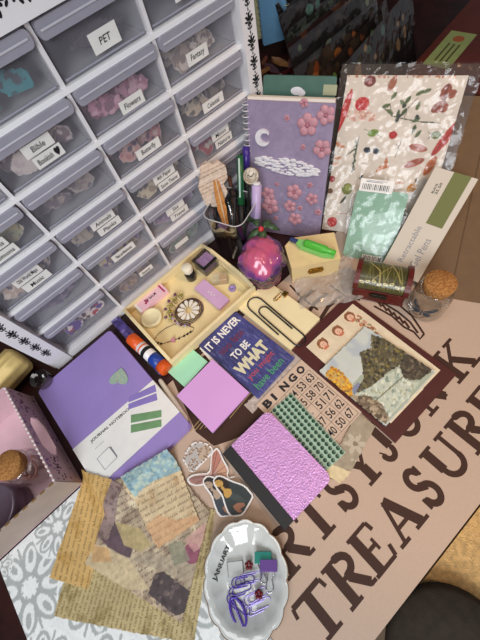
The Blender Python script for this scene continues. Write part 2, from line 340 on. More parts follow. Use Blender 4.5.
pic.noise(.04, .003)
fm = flatf(-.655 + .11, -.362, 0); tag(MB().box(-.11, .11, -.17, .17, -.0007, .0006, wpaper).canvas(pic, .0009).build('stencil_mat', fr=fm), 'white sheet with grey stencilled petals at the left edge of the desk', 'paper')
# chair below the desk edge
gl = mat('brown_leather', 'd8ac6c', .35, var=.2, vs=120, bump=.8, bs=350)
ch = thing('chair', 'brown textured leather chair seat past the desk edge', 'chair', flatf(-.12, -.85, -.74))
MB().prism(rrect(-.24, .38, -.30, .225, .06), .40, .46, gl).build('seat', ch, flatf(-.12, -.85, -.74), bevel=.02)
for sx in (-.2, .34):
    for sy in (-.26, .2): MB().tube([(sx, sy, 0), (sx * .95, sy * .95, .41)], .014, steel).build('leg', ch, flatf(-.12, -.85, -.74))
MB().tube([(.17, .14, .47), (.17, .235, .47), (.38, .235, .47)], .004, mat('brass_rail', 'd0b070', .2, 1)).build('rail', ch, flatf(-.12, -.85, -.74))
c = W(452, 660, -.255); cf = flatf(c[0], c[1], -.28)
tag(MB().lathe([(0.001, .002), (.075, .002), (.092, .012), (.095, .025), (.085, .036), (.04, .042), (.001, .043)], mat('head_shadow_dark', '3a3026', .9, var=.15, vs=80, bump=.3, bs=600), 40).build('head_shadow_disc', fr=cf), 'dark round disc standing in for a head shadow at the bottom right corner', 'shadow')  # solid dark disc added where the shadow of a head falls
# ---------- drawer unit ----------
P = .10907; HZ = .05747; Z0 = .0209; ztop = Z0 + 6 * HZ
frost = mat('frosted_plastic', 'b4b2bc', .2, alpha=.13, var=.03, bump=.15, bs=60); frost2 = mat('frosted_grip', 'aaa8b4', .22, alpha=.78, var=.04, bump=.1, bs=60)
clearp = mat('clear_drawer', '8a8894', .3, alpha=.20)
uf = flatf(-.218, 0, 0); unit = thing('drawer_unit', 'white craft drawer cabinet with six rows of clear drawers and black scroll border', 'drawer unit', uf)
ox = -.218
mb = MB(); shelfw = mat('bright_white_plastic', 'f4f2f2', .3, var=.01)
xl, xr = -.4385, .004
mb.box(-.466, xl, -.012, .2, 0, .402, white); mb.box(xr, .026, -.012, .2, 0, .402, white); mb.box(-.470, -.4665, -.006, .2, 0, .405, white); mb.box(.0265, .031, -.006, .2, 0, .405, white)
mb.box(xl, xr, -.012, .2, ztop, .402, white); mb.box(xl, xr, -.010, .2, 0, .012, white); mb.box(xl, xr, .17, .2, .012, ztop, white)
for r in range(1, 6): mb.box(xl, xr, -.004, .17, Z0 + r * HZ - .0032, Z0 + r * HZ + .0022, shelfw)
for c in (-3, -2, -1): mb.box(c * P - .0022, c * P + .0022, -.002, .17, .012, ztop, white)
blk = mat('scroll_print', '151518', .5)
def motif(x, z, s, vert=True, fl=1):
    T = Matrix.Translation((x, -.0121, z)) @ Matrix.Rotation(math.pi / 2, 4, 'X') @ (Matrix() if vert else Matrix.Rotation(math.pi / 2, 4, 'Z')) @ Matrix.Diagonal((s * fl, s, 1, 1)); k = 0
    for cx, cy, rx, ry, a in ((0, 0, 1.6, 4.2, 0), (-2.6, -1.5, 1.3, 3.4, .6), (2.6, -1.5, 1.3, 3.4, -.6), (-4.2, -4.4, 1.1, 2.4, 1.3), (4.2, -4.4, 1.1, 2.4, -1.3), (-1.2, -6.5, 1.2, 2.2, -.5), (1.2, -6.5, 1.2, 2.2, .5), (0, 6, .9, .9, 0), (-2.5, 3.6, .8, 1.2, .8), (2.5, 3.6, .8, 1.2, -.8), (-4.8, 0, .9, .9, 0), (4.8, 0, .9, .9, 0), (0, -10, 1, 2.6, 0), (-2.4, -10.5, .8, 1.8, .7), (2.4, -10.5, .8, 1.8, -.7), (0, -14, .7, .9, 0)):
        ca, sa = math.cos(a), math.sin(a); p = [(cx + u * ca - v * sa, cy + u * sa + v * ca) for u, v in circ(0, 0, rx, 10, ry)]; mb.prism([(a_ * .001, b_ * .001) for a_, b_ in p], 0, .0002 + k * 1e-6, blk, T); k += 1
for k in range(17):
    z = .03 + k * .0225
    motif(.0155, z, 1.05, True, 1)
    if z > .05: motif(-.4525, z, 1.05, True, 1)
for k in range(17): motif(-.43 + k * .027, .384, 1.45, False)
mb.build('cabinet', unit, Matrix()); unit.children[0].matrix_world = Matrix()
def label_text(s, mb2, x, z, wd, hh, y):
    mb2.box(x - wd / 2, x + wd / 2, y, y + .0006, z - hh / 2, z + hh / 2, wpaper)
    T = Matrix.Translation((x, y - .0003, z)) @ Matrix.Rotation(math.pi / 2, 4, 'X'); L = len(s); ww = min(wd * .85, L * .0046)
    mb2.text(s, 0, 0, 0, 1, ink, shear=.15, T=T @ Matrix.Diagonal((ww / (L * .55), .0085, 1, 1)), center=True, bold=.01)
LAB = {(1, 2): ['PET'], (1, 3): ['Dragons'], (2, 1): ['Bible', 'Bookish \u2665'], (2, 2): ['Flowers'], (2, 3): ['Fantasy'], (3, 0): ['Dreams', 'Lemons'], (3, 2): ['Butterfly'], (3, 3): ['Celestial'],
       (4, 0): ['Old World Maps', 'Music'], (4, 1): ['Animals', 'Planks'], (4, 2): ['4th Paper', 'Snow Theme'], (4, 3): ['Moon', 'Nature'], (5, 1): ['Plants and Mushrooms'], (5, 2): ['Sea', 'Travel'], (6, 1): ['Insects'], (6, 2): ['Insects 2'], (5, 0): ['']}
LAB[(6, 2)] = ['']
LPOS = {(1, 2): (.56, .30, .032, .017), (1, 3): (.45, .30, .024, .013), (2, 1): (.50, .52, .034, .0125), (2, 2): (.55, .22, .032, .0135), (2, 3): (.44, .28, .032, .0135), (3, 0): (.5, .45, .034, .012), (3, 2): (.5, .24, .037, .013), (3, 3): (.50, .24, .036, .013),
        (4, 0): (.50, .5, .038, .0125), (4, 1): (.58, .50, .036, .012), (4, 2): (.55, .5, .036, .012), (4, 3): (.50, .5, .032, .012), (5, 1): (.55, .36, .040, .0125), (5, 2): (.5, .48, .034, .012), (6, 1): (.66, .40, .026, .010), (6, 2): (.35, .38, .028, .009), (5, 0): (.62, .62, .008, .004)}
def drawer_mb(x0, x1, z0, z1):
    mb = MB(); y = .001
    mb.box(x0, x1, y, y + .0018, z0, z1 - .002, frost)
    mb.box(x0, x1, y + .002, .155, z0, z0 + .0015, clearp); mb.box(x0, x0 + .0015, y + .002, .155, z0 + .0015, z1 - .004, clearp); mb.box(x1 - .0015, x1, y + .002, .155, z0 + .0015, z1 - .004, clearp)
    mb.tube([(x0 + .002, y, z0 + .003), (x1 - .002, y, z0 + .003)], .0012, frost2, 6); return mb
for r in range(1, 7):
    for c in range(4):
        x0 = -.4363 + .002 if c == 0 else (c - 4) * P + .0035; x1 = (c - 3) * P - .0035 if c < 3 else .001
        z1 = Z0 + (7 - r) * HZ - .003; z0 = Z0 + (6 - r) * HZ + .0022
        if r == 6: z0 = .0135
        d = drawer_mb(x0, x1, z0, z1).build('drawer', unit, Matrix()); d.matrix_world = Matrix()
        g = MB(); h = .0145; poly = rrect(x0, x1, z1 - h, z1, .0045)
        T = Matrix.Translation((0, 0, 0)) @ Matrix.Rotation(math.pi / 2, 4, 'X'); g.prism(poly, -.0005, .0075, frost2, T)
        g.box(x0 + .003, x1 - .003, -.0088, -.0076, z1 - h * .55, z1 - h * .42, mat('grip_highlight', 'cac8d0', .25, alpha=.9))  # pale bar put in as a painted highlight streak along the grip
        o = g.build('grip', d, Matrix(), bevel=.002); o.matrix_world = Matrix()
        if (r, c) in LAB:
            fx, fz, ww, hh = LPOS[(r, c)]; xx = x0 + (x1 - x0) * fx; zz = z0 + (z1 - z0) * fz
            for i, s in enumerate(LAB[(r, c)]):
                g = MB(); label_text(s, g, xx + i * .003, zz - i * (hh + .0015), ww, hh, .0) if s else g.box(xx - ww / 2, xx + ww / 2, 0, .0006, zz - hh / 2, zz + hh / 2, wpaper)
                o = g.build('label_sticker', d); o.matrix_world = Matrix()
# contents of the drawers
CON = {(1, 0): ('blank drawer in the top row at the photo edge', ['3a4048', '2f353d', '44505a'], 'n'), (1, 1): ('top row drawer left of the PET drawer', ['2f8a90', '3a4450', '353d48'], 't'), (1, 2): ('drawer labelled PET', ['4a4248', '3c363c', '544a50'], 'n'), (1, 3): ('drawer labelled Dragons', ['6a4a48', '4a3a3e', '5a4a48'], 'n'),
 (2, 0): ('second row drawer left of the Bible drawer', ['6a6468', '50484e', '877a80'], 'n'), (2, 1): ('drawer labelled Bible and Bookish', ['c9b4b4', '8a7478', 'd8c8c0', '7a6064'], 'd'), (2, 2): ('drawer labelled Flowers', ['c48a9c', 'a86a80', 'd8a8b4', '8a5a6c'], 'f'), (2, 3): ('drawer labelled Fantasy', ['d8c8bc', 'b09c90', '8a7a74'], 'd'),
 (3, 0): ('leftmost third row drawer with two labels', ['8a8a68', 'a89a70', '5a5a50'], 'd'), (3, 1): ('unlabelled drawer under the Bible drawer', ['8a7c78', '6e6268', 'a89890'], 'd'), (3, 2): ('drawer labelled Butterfly', ['b87878', 'd0b0a4', '54465a', 'c89890'], 'd'), (3, 3): ('drawer labelled Celestial', ['b8a894', '8a7c70', '54504e'], 'd'),
 (4, 0): ('drawer labelled Music', ['d8c4b4', 'b8a090', '5a5260'], 'd'), (4, 1): ('drawer labelled Animals', ['544a68', '8a8070', 'a89c88'], 'd'), (4, 2): ('drawer labelled Snow Theme', ['c8bca0', '9a8a74', '5a5460'], 'd'), (4, 3): ('drawer labelled Nature', ['b8b0a8', '9a4a54', '807478'], 'd'),
 (5, 0): ('drawer under the Music drawer', ['6a606e', '84788a', '565060'], 'n'), (5, 1): ('drawer labelled Plants and Mushrooms', ['c0b090', '8a7c60', '6a5c80'], 'd'), (5, 2): ('drawer labelled Travel', ['8a7890', '9a88a4', '6a5c74'], 'd'), (5, 3): ('right drawer of the fifth row behind the pen cup', ['9a8a90', '7a6c74'], 'd'),
 (6, 0): ('bottom left drawer', ['b02c3a', '5a3a8a', 'e8d8d0', '5a4044'], 'l'), (6, 1): ('drawer labelled Insects', ['a8907c', '7a6a64', '84788a'], 'd'), (6, 2): ('bottom drawer with the long blank label', ['8a9c8c', '6a7a70', '9a8c90'], 'd'), (6, 3): ('bottom right drawer behind the pen cup', ['7a9c90', '8a9c98'], 'd')}
def ephemera(x, y, z, wd, hh, pal, seed, tilt, rot, kind):
    pic = Pic(wd, hh, .0016, pal[seed % len(pal)], seed=seed)
    if kind == 'f':
        pts = [(math.cos(t * math.pi / 10) * wd * .5 * (1 - .15 * (t % 2)), math.sin(t * math.pi / 10) * hh * .5 * (1 - .15 * (t % 2))) for t in range(20)]
        for k in range(6): pic.ell(0, 0, wd * (.45 - k * .07), hh * (.42 - k * .065), k, pal[k % len(pal)])
    else:
        n = 9 if kind != 'n' else 4; rr = random.Random(seed); pts = [(math.cos(t * 2 * math.pi / n) * wd * .5 * rr.uniform(.7, 1.3), math.sin(t * 2 * math.pi / n) * hh * .5 * rr.uniform(.7, 1.3)) for t in range(n)]
    bl = [tuple(min(1, v * 1.25) for v in hx(p)) for p in pal]
    pic.dabs(26, (-wd / 2, wd / 2, -hh / 2, hh / 2), pal, wd * .04, wd * .14)
    pic.put(~pic.inside([(a * .86, b * .86) for a, b in pts]), 'd8d0cc' if kind in 'dl' else pal[0], .6); pic.keep(pts)
    M = Matrix.Translation((x, y, z)) @ Matrix.Rotation(math.pi / 2 - tilt, 4, 'X') @ Matrix.Rotation(rot, 4, 'Z')
    return MB().canvas(pic).build('die_cut_piece', fr=M, solid=.0008)
seed = 10
for (r, c), (lab, pal, kind) in CON.items():
    x0 = -.4363 + .002 if c == 0 else (c - 4) * P + .0035; z0 = (Z0 + (6 - r) * HZ + .0022) if r < 6 else .0135
    rr = random.Random(r * 10 + c); nn = 6 if kind in 'd' else 4 if kind in 'lf' else 2
    for k in range(nn + 1):
        seed += 1
        if k == nn: o = ephemera(x0 + P / 2 - .003, .050, z0 + .021, .088, .036, ['4a444a', '58525a', '3e3a42', pal[-1]], seed, .25, 0, 'n')  # added dark sheet behind the pieces, gives the shade of a deep drawer
        else:
            wd = rr.uniform(.032, .048) if kind != 'n' else rr.uniform(.06, .08); hh = rr.uniform(.022, .030) if kind != 'n' else .026
            cx = x0 + .020 + (P - .050) * ((k * .618 + .2) % 1) + rr.uniform(-.003, .003) if kind != 'n' else x0 + P / 2 + rr.uniform(-.006, .006)
            o = ephemera(cx, .008 + k * .0055, z0 + .018 + rr.uniform(-.001, .002), wd, hh, pal, seed, rr.uniform(.1, .35), 0 if kind == 'n' else rr.uniform(-.3, .3), kind)
        tag(o, 'paper die cut piece inside the ' + lab, 'paper', 'die cuts inside the ' + lab)
# ---------- flat things on the desk ----------
def rect3(a, b, c, z):
    q = [W(*a, z), W(*b, z), W(*c, z)]; d = q[0] + q[2] - q[1]; e = q[1] - q[0]; w_ = np.linalg.norm(e); e = e / w_; u = np.array([-e[1], e[0], 0])
    h_ = abs((q[1] - q[2]) @ u); return Fr((q[0] + q[2]) / 2, e, u, (0, 0, 1)), w_, h_
def down(fr, t): return Fr(fr.O - np.array([0, 0, t]), fr.e, fr.u, fr.n)
def sheet_px(name, label, cat, pts, z, paint, res=.0008, jagged=.0006, base='d8c8a0', seed=1, group=None, th=.0006, m=None, drape=False):
    q = [W(x, y, z) for x, y in pts]; c = sum(q) / len(q); e = q[1] - q[0]; e = e / np.linalg.norm(e); fr = Fr(c, e, (-e[1], e[0], 0), (0, 0, 1))
    pl = fr.pxs(pts); pic = pic_for(pl, res, base, seed); paint(pic, fr); pic.keep(jag(pl, .003, jagged, seed) if jagged else pl)
    def fn(x, y):
        P_ = fr.O + fr.e * x + fr.u * y; q = (P_ - JB[0]); al = q @ JB[1]; up = q @ JB[2]; sm = lambda t: max(0, min(1, t)) ** 2 * (3 - 2 * max(0, min(1, t)))
        return (x, y, .0150 * sm((up + .022) / .022) * sm((al + .016) / .016) * sm((JB[3] + .02 - al) / .02))
    return tag(MB().canvas(pic, 0, m, fn if drape else None).build(name, fr=fr, solid=th), label, cat, group)
# wooden tray
fr, tw, tl = rect4([(122, 308), (203, 241), (253, 287), (169, 364)], .025); fr = down(fr, .025)
tray = mat('pale_tray_wood', 'ecd9a8', .6, var=.05, vs=40, bump=.1)
trayin = mat('tray_floor_wood', 'ead6a0', .6, var=.06, vs=30)
t = thing('wooden_tray', 'pale wooden tray with slotted ends holding jewellery and little bottles', 'tray', fr)
a, b = tw / 2, tl / 2
MB().box(-a, a, -b, b, .0008, .005, trayin).build('tray_floor', t, fr)
MB().box(-a, a, b - .005, b, .005, .022, tray).build('side_wall', t, fr, bevel=.0008); MB().box(-a, a, -b, -b + .005, .005, .022, tray).build('side_wall', t, fr, bevel=.0008)
for s in (-1, 1):
    T = fr.M @ Matrix.Translation((s * (a - .0025), 0, 0)) @ Matrix.Rotation(math.pi / 2, 4, 'Z') @ Matrix.Rotation(math.pi / 2, 4, 'X')
    mb = MB(); y0, y1 = -b + .005, b - .005
    mb.box(y0, y1, .005, .013, -.0025, .0025, tray).box(y0, -.024, .013, .024, -.0025, .0025, tray).box(.024, y1, .013, .024, -.0025, .0025, tray)
    mb.prism([(y0, .024), (y1, .024), (.036, .032), (-.036, .032)], -.0025, .0025, tray)
    mb.build('end_wall', t, T)
def at(fr, px, py, h=0, yaw=0):      # a frame standing at a photographed point of a surface
    p = fr.px(px, py, h); q = fr.O + fr.e * p[0] + fr.u * p[1] + fr.n * 0; c, s_ = math.cos(yaw), math.sin(yaw); return Fr(q + fr.n * h, c * fr.e + s_ * fr.u, -s_ * fr.e + c * fr.u, fr.n)
TF = Fr(fr.O + np.array([0, 0, .005]), fr.e, fr.u, fr.n)
f2, w2, h2 = rect4([(133.3, 308), (161.4, 283.6), (167.7, 291.4), (143.4, 312.5)], .012)
f2 = Fr((f2.O[0], f2.O[1], .0055), f2.e, f2.u, f2.n); pkb = mat('pink_carton', 'eec3cf', .45, var=.05); red = mat('deep_pink_print', 'b03a68', .5)
mb = MB().box(-w2 / 2, w2 / 2, -h2 / 2, h2 / 2, 0, .011, pkb).text('LIP BALM', 0, 0, .0113, 1, ink, bold=.01, center=True, fit=None, T=Matrix.Diagonal((.0056, .0075, 1, 1)))
mb.box(w2 / 2 - .007, w2 / 2 - .004, -h2 / 2, h2 / 2, .011, .0112, red).box(-w2 / 2, -w2 / 2 + .004, -h2 / 2, h2 / 2, .011, .0112, wpaper)
for x, y in ((-.012, -.003), (-.010, .002), (-.008, -.002)): mb.flat(circ(x, y, .0022, 10), .011, red)
tag(mb.build('lip_balm_box', fr=f2, bevel=.0004), 'pink carton reading LIP BALM lying in the wooden tray', 'box')
f2 = at(TF, 152.5, 318.5, .003); f2.O[2] = .0055; dw = mat('pale_disc_wood', 'ece0b4', .55, var=.04, vs=90)
tag(MB().lathe([(.0005, 0), (.0170, 0), (.0176, .001), (.0176, .005), (.0168, .006), (.014, .0062), (.0135, .0055), (.0005, .0055)], dw, 36).build('wooden_disc', fr=f2), 'round pale wooden disc box below the lip balm', 'box')
# bottle with a white cap
f2 = at(TF, 192, 278, 0); b0 = thing('glass_bottle', 'little black bottle with round cream cap lying at the tray top', 'bottle', f2)
gm = mat('dark_glass', '15161a', .1, coat=.6)
MB().lathe([(.0005, 0), (.0085, 0), (.0092, .002), (.0092, .018), (.007, .021), (.0055, .022), (.0005, .022)], gm, 24).build('body', b0, f2)
MB().lathe([(.0005, .0222), (.0085, .0222), (.0088, .023), (.0088, .032), (.008, .033), (.0005, .033)], mat('cream_cap', 'e8e2cc', .4), 24).build('cap', b0, f2)
# square jar
f2 = at(TF, 208, 266, 0, .05); b0 = thing('ink_jar', 'square clear jar of purple glitter with thick glass in the tray corner', 'jar', f2)
tg = film('jar_glass', .12, .8, .15, 90, 'd8d4dc'); 
MB().prism(rrect(-.017, .017, -.015, .015, .003), 0, .019, mat('jar_glass_body', '4a4650', .08, alpha=.45, coat=.5)).build('body', b0, f2, bevel=.002)
MB().prism(rrect(-.0125, .0125, -.0105, .0105, .002), .002, .0195, mat('purple_glitter', '7a5a86', .35, .3, col2='c0a0cc', vs=900)).build('glitter', b0, f2)
MB().prism(rrect(-.018, .018, -.0165, -.012, .001), .0196, .0225, gm).prism(rrect(-.018, -.014, -.0118, .0155, .001), .0196, .0225, gm).prism(rrect(.014, .018, -.0118, .0155, .001), .0196, .0225, gm).prism(rrect(-.0138, .0138, .012, .0155, .001), .0196, .0225, gm).build('rim', b0, f2)
# vial with an amber filling, purple stopper
f2 = at(TF, 221, 279, .006, -.75); b0 = thing('glass_vial', 'clear square vial of amber liquid lying beside the lavender card', 'bottle', f2)
MB().box(-.014, .012, -.008, .008, -.006, .008, mat('vial_glass', 'd8d0b8', .08, alpha=.35, coat=.5)).build('body', b0, f2, bevel=.0015)
MB().box(-.002, .010, -.0068, .0068, -.0048, .006, mat('amber_liquid', 'b98a48', .2, var=.1)).build('liquid', b0, f2)
f2 = at(TF, 232.5, 289, .0); tag(MB().lathe([(.0005, 0), (.006, 0), (.006, .004), (.0035, .004), (.0033, .0032), (.0005, .003)], mat('lilac_plastic', '9a86bc', .35), 20).build('bottle_cap', fr=f2), 'round lilac cap in the right corner of the tray', 'cap')
f2, w2, h2 = rect3((219, 309), (194, 288), (204, 279), .014); f2.O[2] = .0125
mb = MB().prism(rrect(-w2 / 2, w2 / 2, -h2 / 2, h2 / 2, .001), -.0065, .0, mat('lavender_card', 'cfa8cc', .5, var=.04))
for k in range(4): mb.flat(circ(-.006 + k * .004, (.001 if k % 2 else -.001), .0011, 8), .0, wpaper)
tag(mb.build('lavender_box', fr=f2, bevel=.0006), 'flat lavender card box with tiny white marks in the tray', 'box')
# necklace
f2 = at(TF, 189, 311, .004); ring = mat('dark_cord', '4a3038', .5, var=.2); r = random.Random(5); nk = thing('beaded_necklace', 'coiled dark cord necklace with white pointed charms and green gold beads', 'necklace', f2)
mb = MB()
for k in range(3): mb.tube([(math.cos(t) * (.0240 - k * .0022), math.sin(t) * (.0225 - k * .002), .0015 * k + .001 * math.sin(3 * t + k)) for t in [i * math.pi / 14 for i in range(28)]], .0008, ring, 6, closed=True)
mb.build('cord', nk, f2)
wm = mat('bone_white', 'ece6da', .4, var=.03)
for k in range(11):
    t = k * 2 * math.pi / 11; T = f2.M @ Matrix.Rotation(t, 4, 'Z') @ Matrix.Translation((.0125, 0, .002)); MB().prism([(-.0075, 0), (.001, -.0030), (.006, -.0022), (.006, .0022), (.001, .0030)], 0, .002, wm).build('charm', nk, T)
for k in range(14):
    t = 1.2 + k * .14; rr_ = .029 + (k % 3) * .004; MB().ball((0, 0, 0), .0026, mat(['olive_bead', 'gold_bead', 'plum_bead'][k % 3], ['8a8a40', 'b8a868', '6a3a58'][k % 3], .3)).build('bead', nk, f2.M @ Matrix.Translation((math.cos(t) * rr_, math.sin(t) * rr_ + .004, .003)))
for k in range(7):
    t = 2.6 + k * .25; MB().ball((0, 0, 0), .0022, mat(['plum_bead', 'lilac_bead'][k % 2], 'b098b8', .3)).build('bead', nk, f2.M @ Matrix.Translation((math.cos(t) * .028, math.sin(t) * .027, .003)))
for i in range(4):
    t = 1.3 + i * .5; MB().tube([(math.cos(t) * (.024 + .007 * math.cos(q)), math.sin(t) * .026 + .006 * math.sin(q) + .004, .004) for q in [j * math.pi / 6 for j in range(12)]], .0006, gold, 6, closed=True).build('chain_loop', nk, f2)
# bracelet
f2 = at(TF, 173.5, 340.5, .002); bl = thing('bead_bracelet', 'thin cord bracelet with a pink heart bead between black beads', 'bracelet', f2)
pts = [at(TF, x, y, .001).O for x, y in ((153, 341), (163, 343.5), (173.5, 340.5), (184, 336), (193, 330))]; T0 = f2.M.inverted()
lp = [tuple(T0 @ Vector(at(TF, x, y, .001).O)) for x, y in ((153, 341), (158, 334), (166, 328), (175, 324), (186, 325), (194, 328), (193, 331), (184, 336), (173.5, 340.5), (163, 343.5))]
MB().tube(lp, .0005, ring, 6, closed=True).build('cord', bl, f2)
hp = [(0.0042 * math.sin(t) ** 3, .0037 * (math.cos(t) - .38 * math.cos(2 * t) - .15 * math.cos(3 * t))) for t in [i * math.pi / 12 for i in range(24)]]
MB().prism(hp, 0, .003, mat('pink_bead', 'c88a98', .3)).build('heart_bead', bl, f2)
for k, (x, y) in enumerate(((155, 342), (158, 343), (161, 343.6), (168, 342), (179, 338.4), (184, 336), (187.5, 334), (190.5, 332))):
    MB().ball((0, 0, 0), .0016 if k != 3 else .0012, black if k != 3 else gold, (1.2, 1, 1), 8).build('bead', bl, Matrix.Translation(at(TF, x, y, .002).O))
# glue stick
A = W(131, 338, .012); Bp = W(167, 370, .012); d = Bp - A; L = np.linalg.norm(d); yaw = math.atan2(d[1], d[0])
gf = Matrix.Translation((A[0], A[1], .0115)) @ Matrix.Rotation(yaw, 4, 'Z') @ Matrix.Rotation(math.pi / 2, 4, 'Y')
gs = thing('glue_stick', 'orange white and blue glue stick lying against the wooden tray', 'glue stick', gf)
org = mat('orange_plastic', 'dd5a1e', .35, var=.03); blu = mat('blue_plastic', '1f3f9a', .35); 
MB().lathe([(.0005, 0), (.0095, 0), (.0102, .001), (.0102, L * .28), (.0005, L * .28)], org, 28).build('cap', gs, gf)
MB().lathe([(.0098, L * .282), (.0100, L * .285), (.0100, L * .62), (.0098, L * .62)], white, 28).lathe([(.0101, L * .42), (.01015, L * .421), (.01015, L * .5), (.0101, L * .501)], black, 28).lathe([(.01012, L * .34), (.01016, L * .341), (.01016, L * .37), (.01012, L * .371)], org, 28).build('label', gs, gf)
MB().lathe([(.0100, L * .622), (.0102, L * .625), (.0102, L * .84), (.0098, L * .84)], blu, 28).build('barrel', gs, gf)
MB().lathe([(.0098, L * .842), (.0108, L * .845), (.0108, L * .99), (.010, L), (.0005, L)], org, 28).build('turning_base', gs, gf)
# purple patterned tape strip in a clear holder
A = W(110, 314, .008); Bp = W(163, 371, .008); d = Bp - A; L = np.linalg.norm(d); yaw = math.atan2(d[1], d[0])
gf = Matrix.Translation((A[0], A[1], .004)) @ Matrix.Rotation(yaw, 4, 'Z'); tp = thing('tape_dispenser', 'clear strip holder of purple patterned tape between journal and tray', 'tape', gf)
pic = Pic(L, .015, .001, '5a4a9a', L / 2, 0, 3); pic.noise(.25, .01); pic.noise(.4, .006, '3a2a78'); pic.dabs(30, (0, L, -.007, .007), ['7a6ac0', '9a86cc', '382c70'], .001, .003, .7)
MB().box(0, L, -.0075, .0075, -.003, .0035, mat('purple_tape', '54459a', .4)).canvas(pic, .0037, CANVG).build('tape', tp, gf)
MB().box(-.001, L + .002, -.0085, .0085, .004, .0046, film('clear_plastic', .04, .5, .3)).build('cover', tp, gf)
A = W(160, 380, .004); Bp = W(188, 421, .004); d = Bp - A; L = np.linalg.norm(d); gf = Matrix.Translation((A[0], A[1], .0045)) @ Matrix.Rotation(math.atan2(d[1], d[0]), 4, 'Z') @ Matrix.Rotation(math.pi / 2, 4, 'Y')
tag(MB().lathe([(.0005, -.002), (.003, 0), (.0036, .004), (.0036, L - .006), (.002, L - .001), (.0005, L)], mat('cream_pen', 'e6dccb', .35), 16).build('cream_pen', fr=gf), 'cream stick pen along the right edge of the purple journal', 'pen')
# journal
fr, jw, jh = rect3((38, 390.5), (110.5, 329), (190, 426), .0145); fr = down(fr, .0145); J = Fr(fr.O + np.array([0, 0, .0145]), fr.e, fr.u, fr.n)
JB = (fr.O - fr.e * jw / 2 - fr.u * jh / 2, fr.e, fr.u, jw)
pur = mat('purple_cover', '9a84c4', .55, var=.03, vs=30, bump=.25, bs=900); t = thing('journal_notebook', 'purple hardcover journal with white paper band and heart sticker', 'notebook', fr)
a, b = jw / 2, jh / 2
MB().prism(rrect(-a, a, -b, b, .007), .0012, .0032, pur).prism(rrect(-a, a, -b, b, .007), .0125, .0145, pur).box(-a, -a + .002, -b + .005, b - .005, .0032, .0125, pur).build('cover', t, fr, bevel=.0006)
MB().prism(rrect(-a + .002, a - .003, -b + .003, b - .003, .005), .0033, .0124, mat('page_block', 'e4dfd6', .8, var=.05, vs=400)).build('pages', t, fr)
band = J.pxs([(72, 450), (153, 380), (181.5, 410), (104, 486)]); y0 = (band[0][1] + band[1][1]) / 2; y1 = (band[2][1] + band[3][1]) / 2
m = MB().prism([(-a, band[0][1]), (a, band[1][1]), (a, band[2][1]), (-a, band[3][1] + .004)], .0147, .0149, wpaper).box(-a - .0004, -a, band[3][1], band[0][1], .0015, .0149, wpaper).box(a, a + .0004, band[2][1], band[1][1], .0015, .0149, wpaper)
p = J.px(92, 444); q = J.px(133, 408); m.text('JOURNAL NOTEBOOK', p[0], p[1], .0151, 1, ink, math.atan2(q[1] - p[1], q[0] - p[0]), bold=.02, fit=(math.hypot(q[0] - p[0], q[1] - p[1]), .0056))
gr = mat('grey_print', '8a8a90', .6)
for k in range(3): p = J.px(95 + k * 1, 449 + k * .3); m.text('notes and lists', p[0], p[1] - .002 * k - .001, .0151, .0026 if k == 0 else .0001, gr)
p = J.px(108, 458); m.tube([(p[0] - .012, p[1] + .010, .0151), (p[0] + .009, p[1] + .011, .0151), (p[0] + .010, p[1] - .009, .0151), (p[0] - .011, p[1] - .010, .0151)], .0004, gr, 4, closed=True).box(p[0] + .0095, p[0] + .0115, p[1] - .008, p[1] + .010, .0149, .0151, gr)
p = J.px(112, 476); q = J.px(150, 441); m.text('160 pages  hardcover  acid free', p[0], p[1], .0151, 1, gr, math.atan2(q[1] - p[1], q[0] - p[0]), fit=(math.hypot(q[0] - p[0], q[1] - p[1]) * .8, .002))
m.build('paper_band', t, fr)
# heart sticker and index flags
f2 = at(J, 121, 378, .0003, math.radians(-100 + 48)); hp = [(0.0150 * math.sin(t_) ** 3, .0125 * (math.cos(t_) - .38 * math.cos(2 * t_) - .15 * math.cos(3 * t_))) for t_ in [i * math.pi / 20 for i in range(40)]]
f2 = at(J, 119.5, 377.5, .0003, math.radians(88 + 45 - 0)); m = MB().prism(hp, 0, .0012, mat('green_glitter', '8fa89a', .5, col2='a8bcaa', vs=900)); r = random.Random(2)
for k in range(26):
    x, y = r.uniform(-.011, .004), r.uniform(-.010, .011)
    if pin(x, y, hp): m.flat(circ(x, y, r.uniform(.0004, .0011), 7), .0012, mat('pale_gold_fleck', 'e2d9a8', .3, .4))
tag(m.build('heart_sticker', fr=f2), 'grey green glitter heart with pale gold flecks on the purple journal', 'sticker')
def flag(pts, m_, lab, z=.0003):
    q = J.pxs(pts, z); cx = sum(a_ for a_, b_ in q) / 4; cy = sum(b_ for a_, b_ in q) / 4; f3 = Fr(J.O + J.e * cx + J.u * cy + J.n * z, J.e, J.u, J.n)
    tag(MB().prism([(x - cx, y - cy) for x, y in q], 0, .0004, m_).build('index_flag', fr=f3), lab, 'sticky note', 'index flags on the journal')
pf = mat('purple_flag', '8a78be', .5, var=.04); gfm = mat('green_flag', '6f9668', .5, var=.08, vs=90)
flag([(129, 397.5), (155, 384.6), (156.5, 391.5), (128.5, 402.5)], pf, 'purple index flag lying nearer the heart sticker')
flag([(128.5, 404), (156.5, 393.2), (157.5, 400), (128.5, 409.5)], pf, 'purple index flag lying just above the green flags')
flag([(131, 415), (161.5, 410), (161.5, 417), (131, 423)], gfm, 'green index flag lying just below the purple flags')
flag([(131, 425), (161.5, 419.4), (161.5, 426.6), (131, 433)], gfm, 'green index flag farthest from the heart sticker')
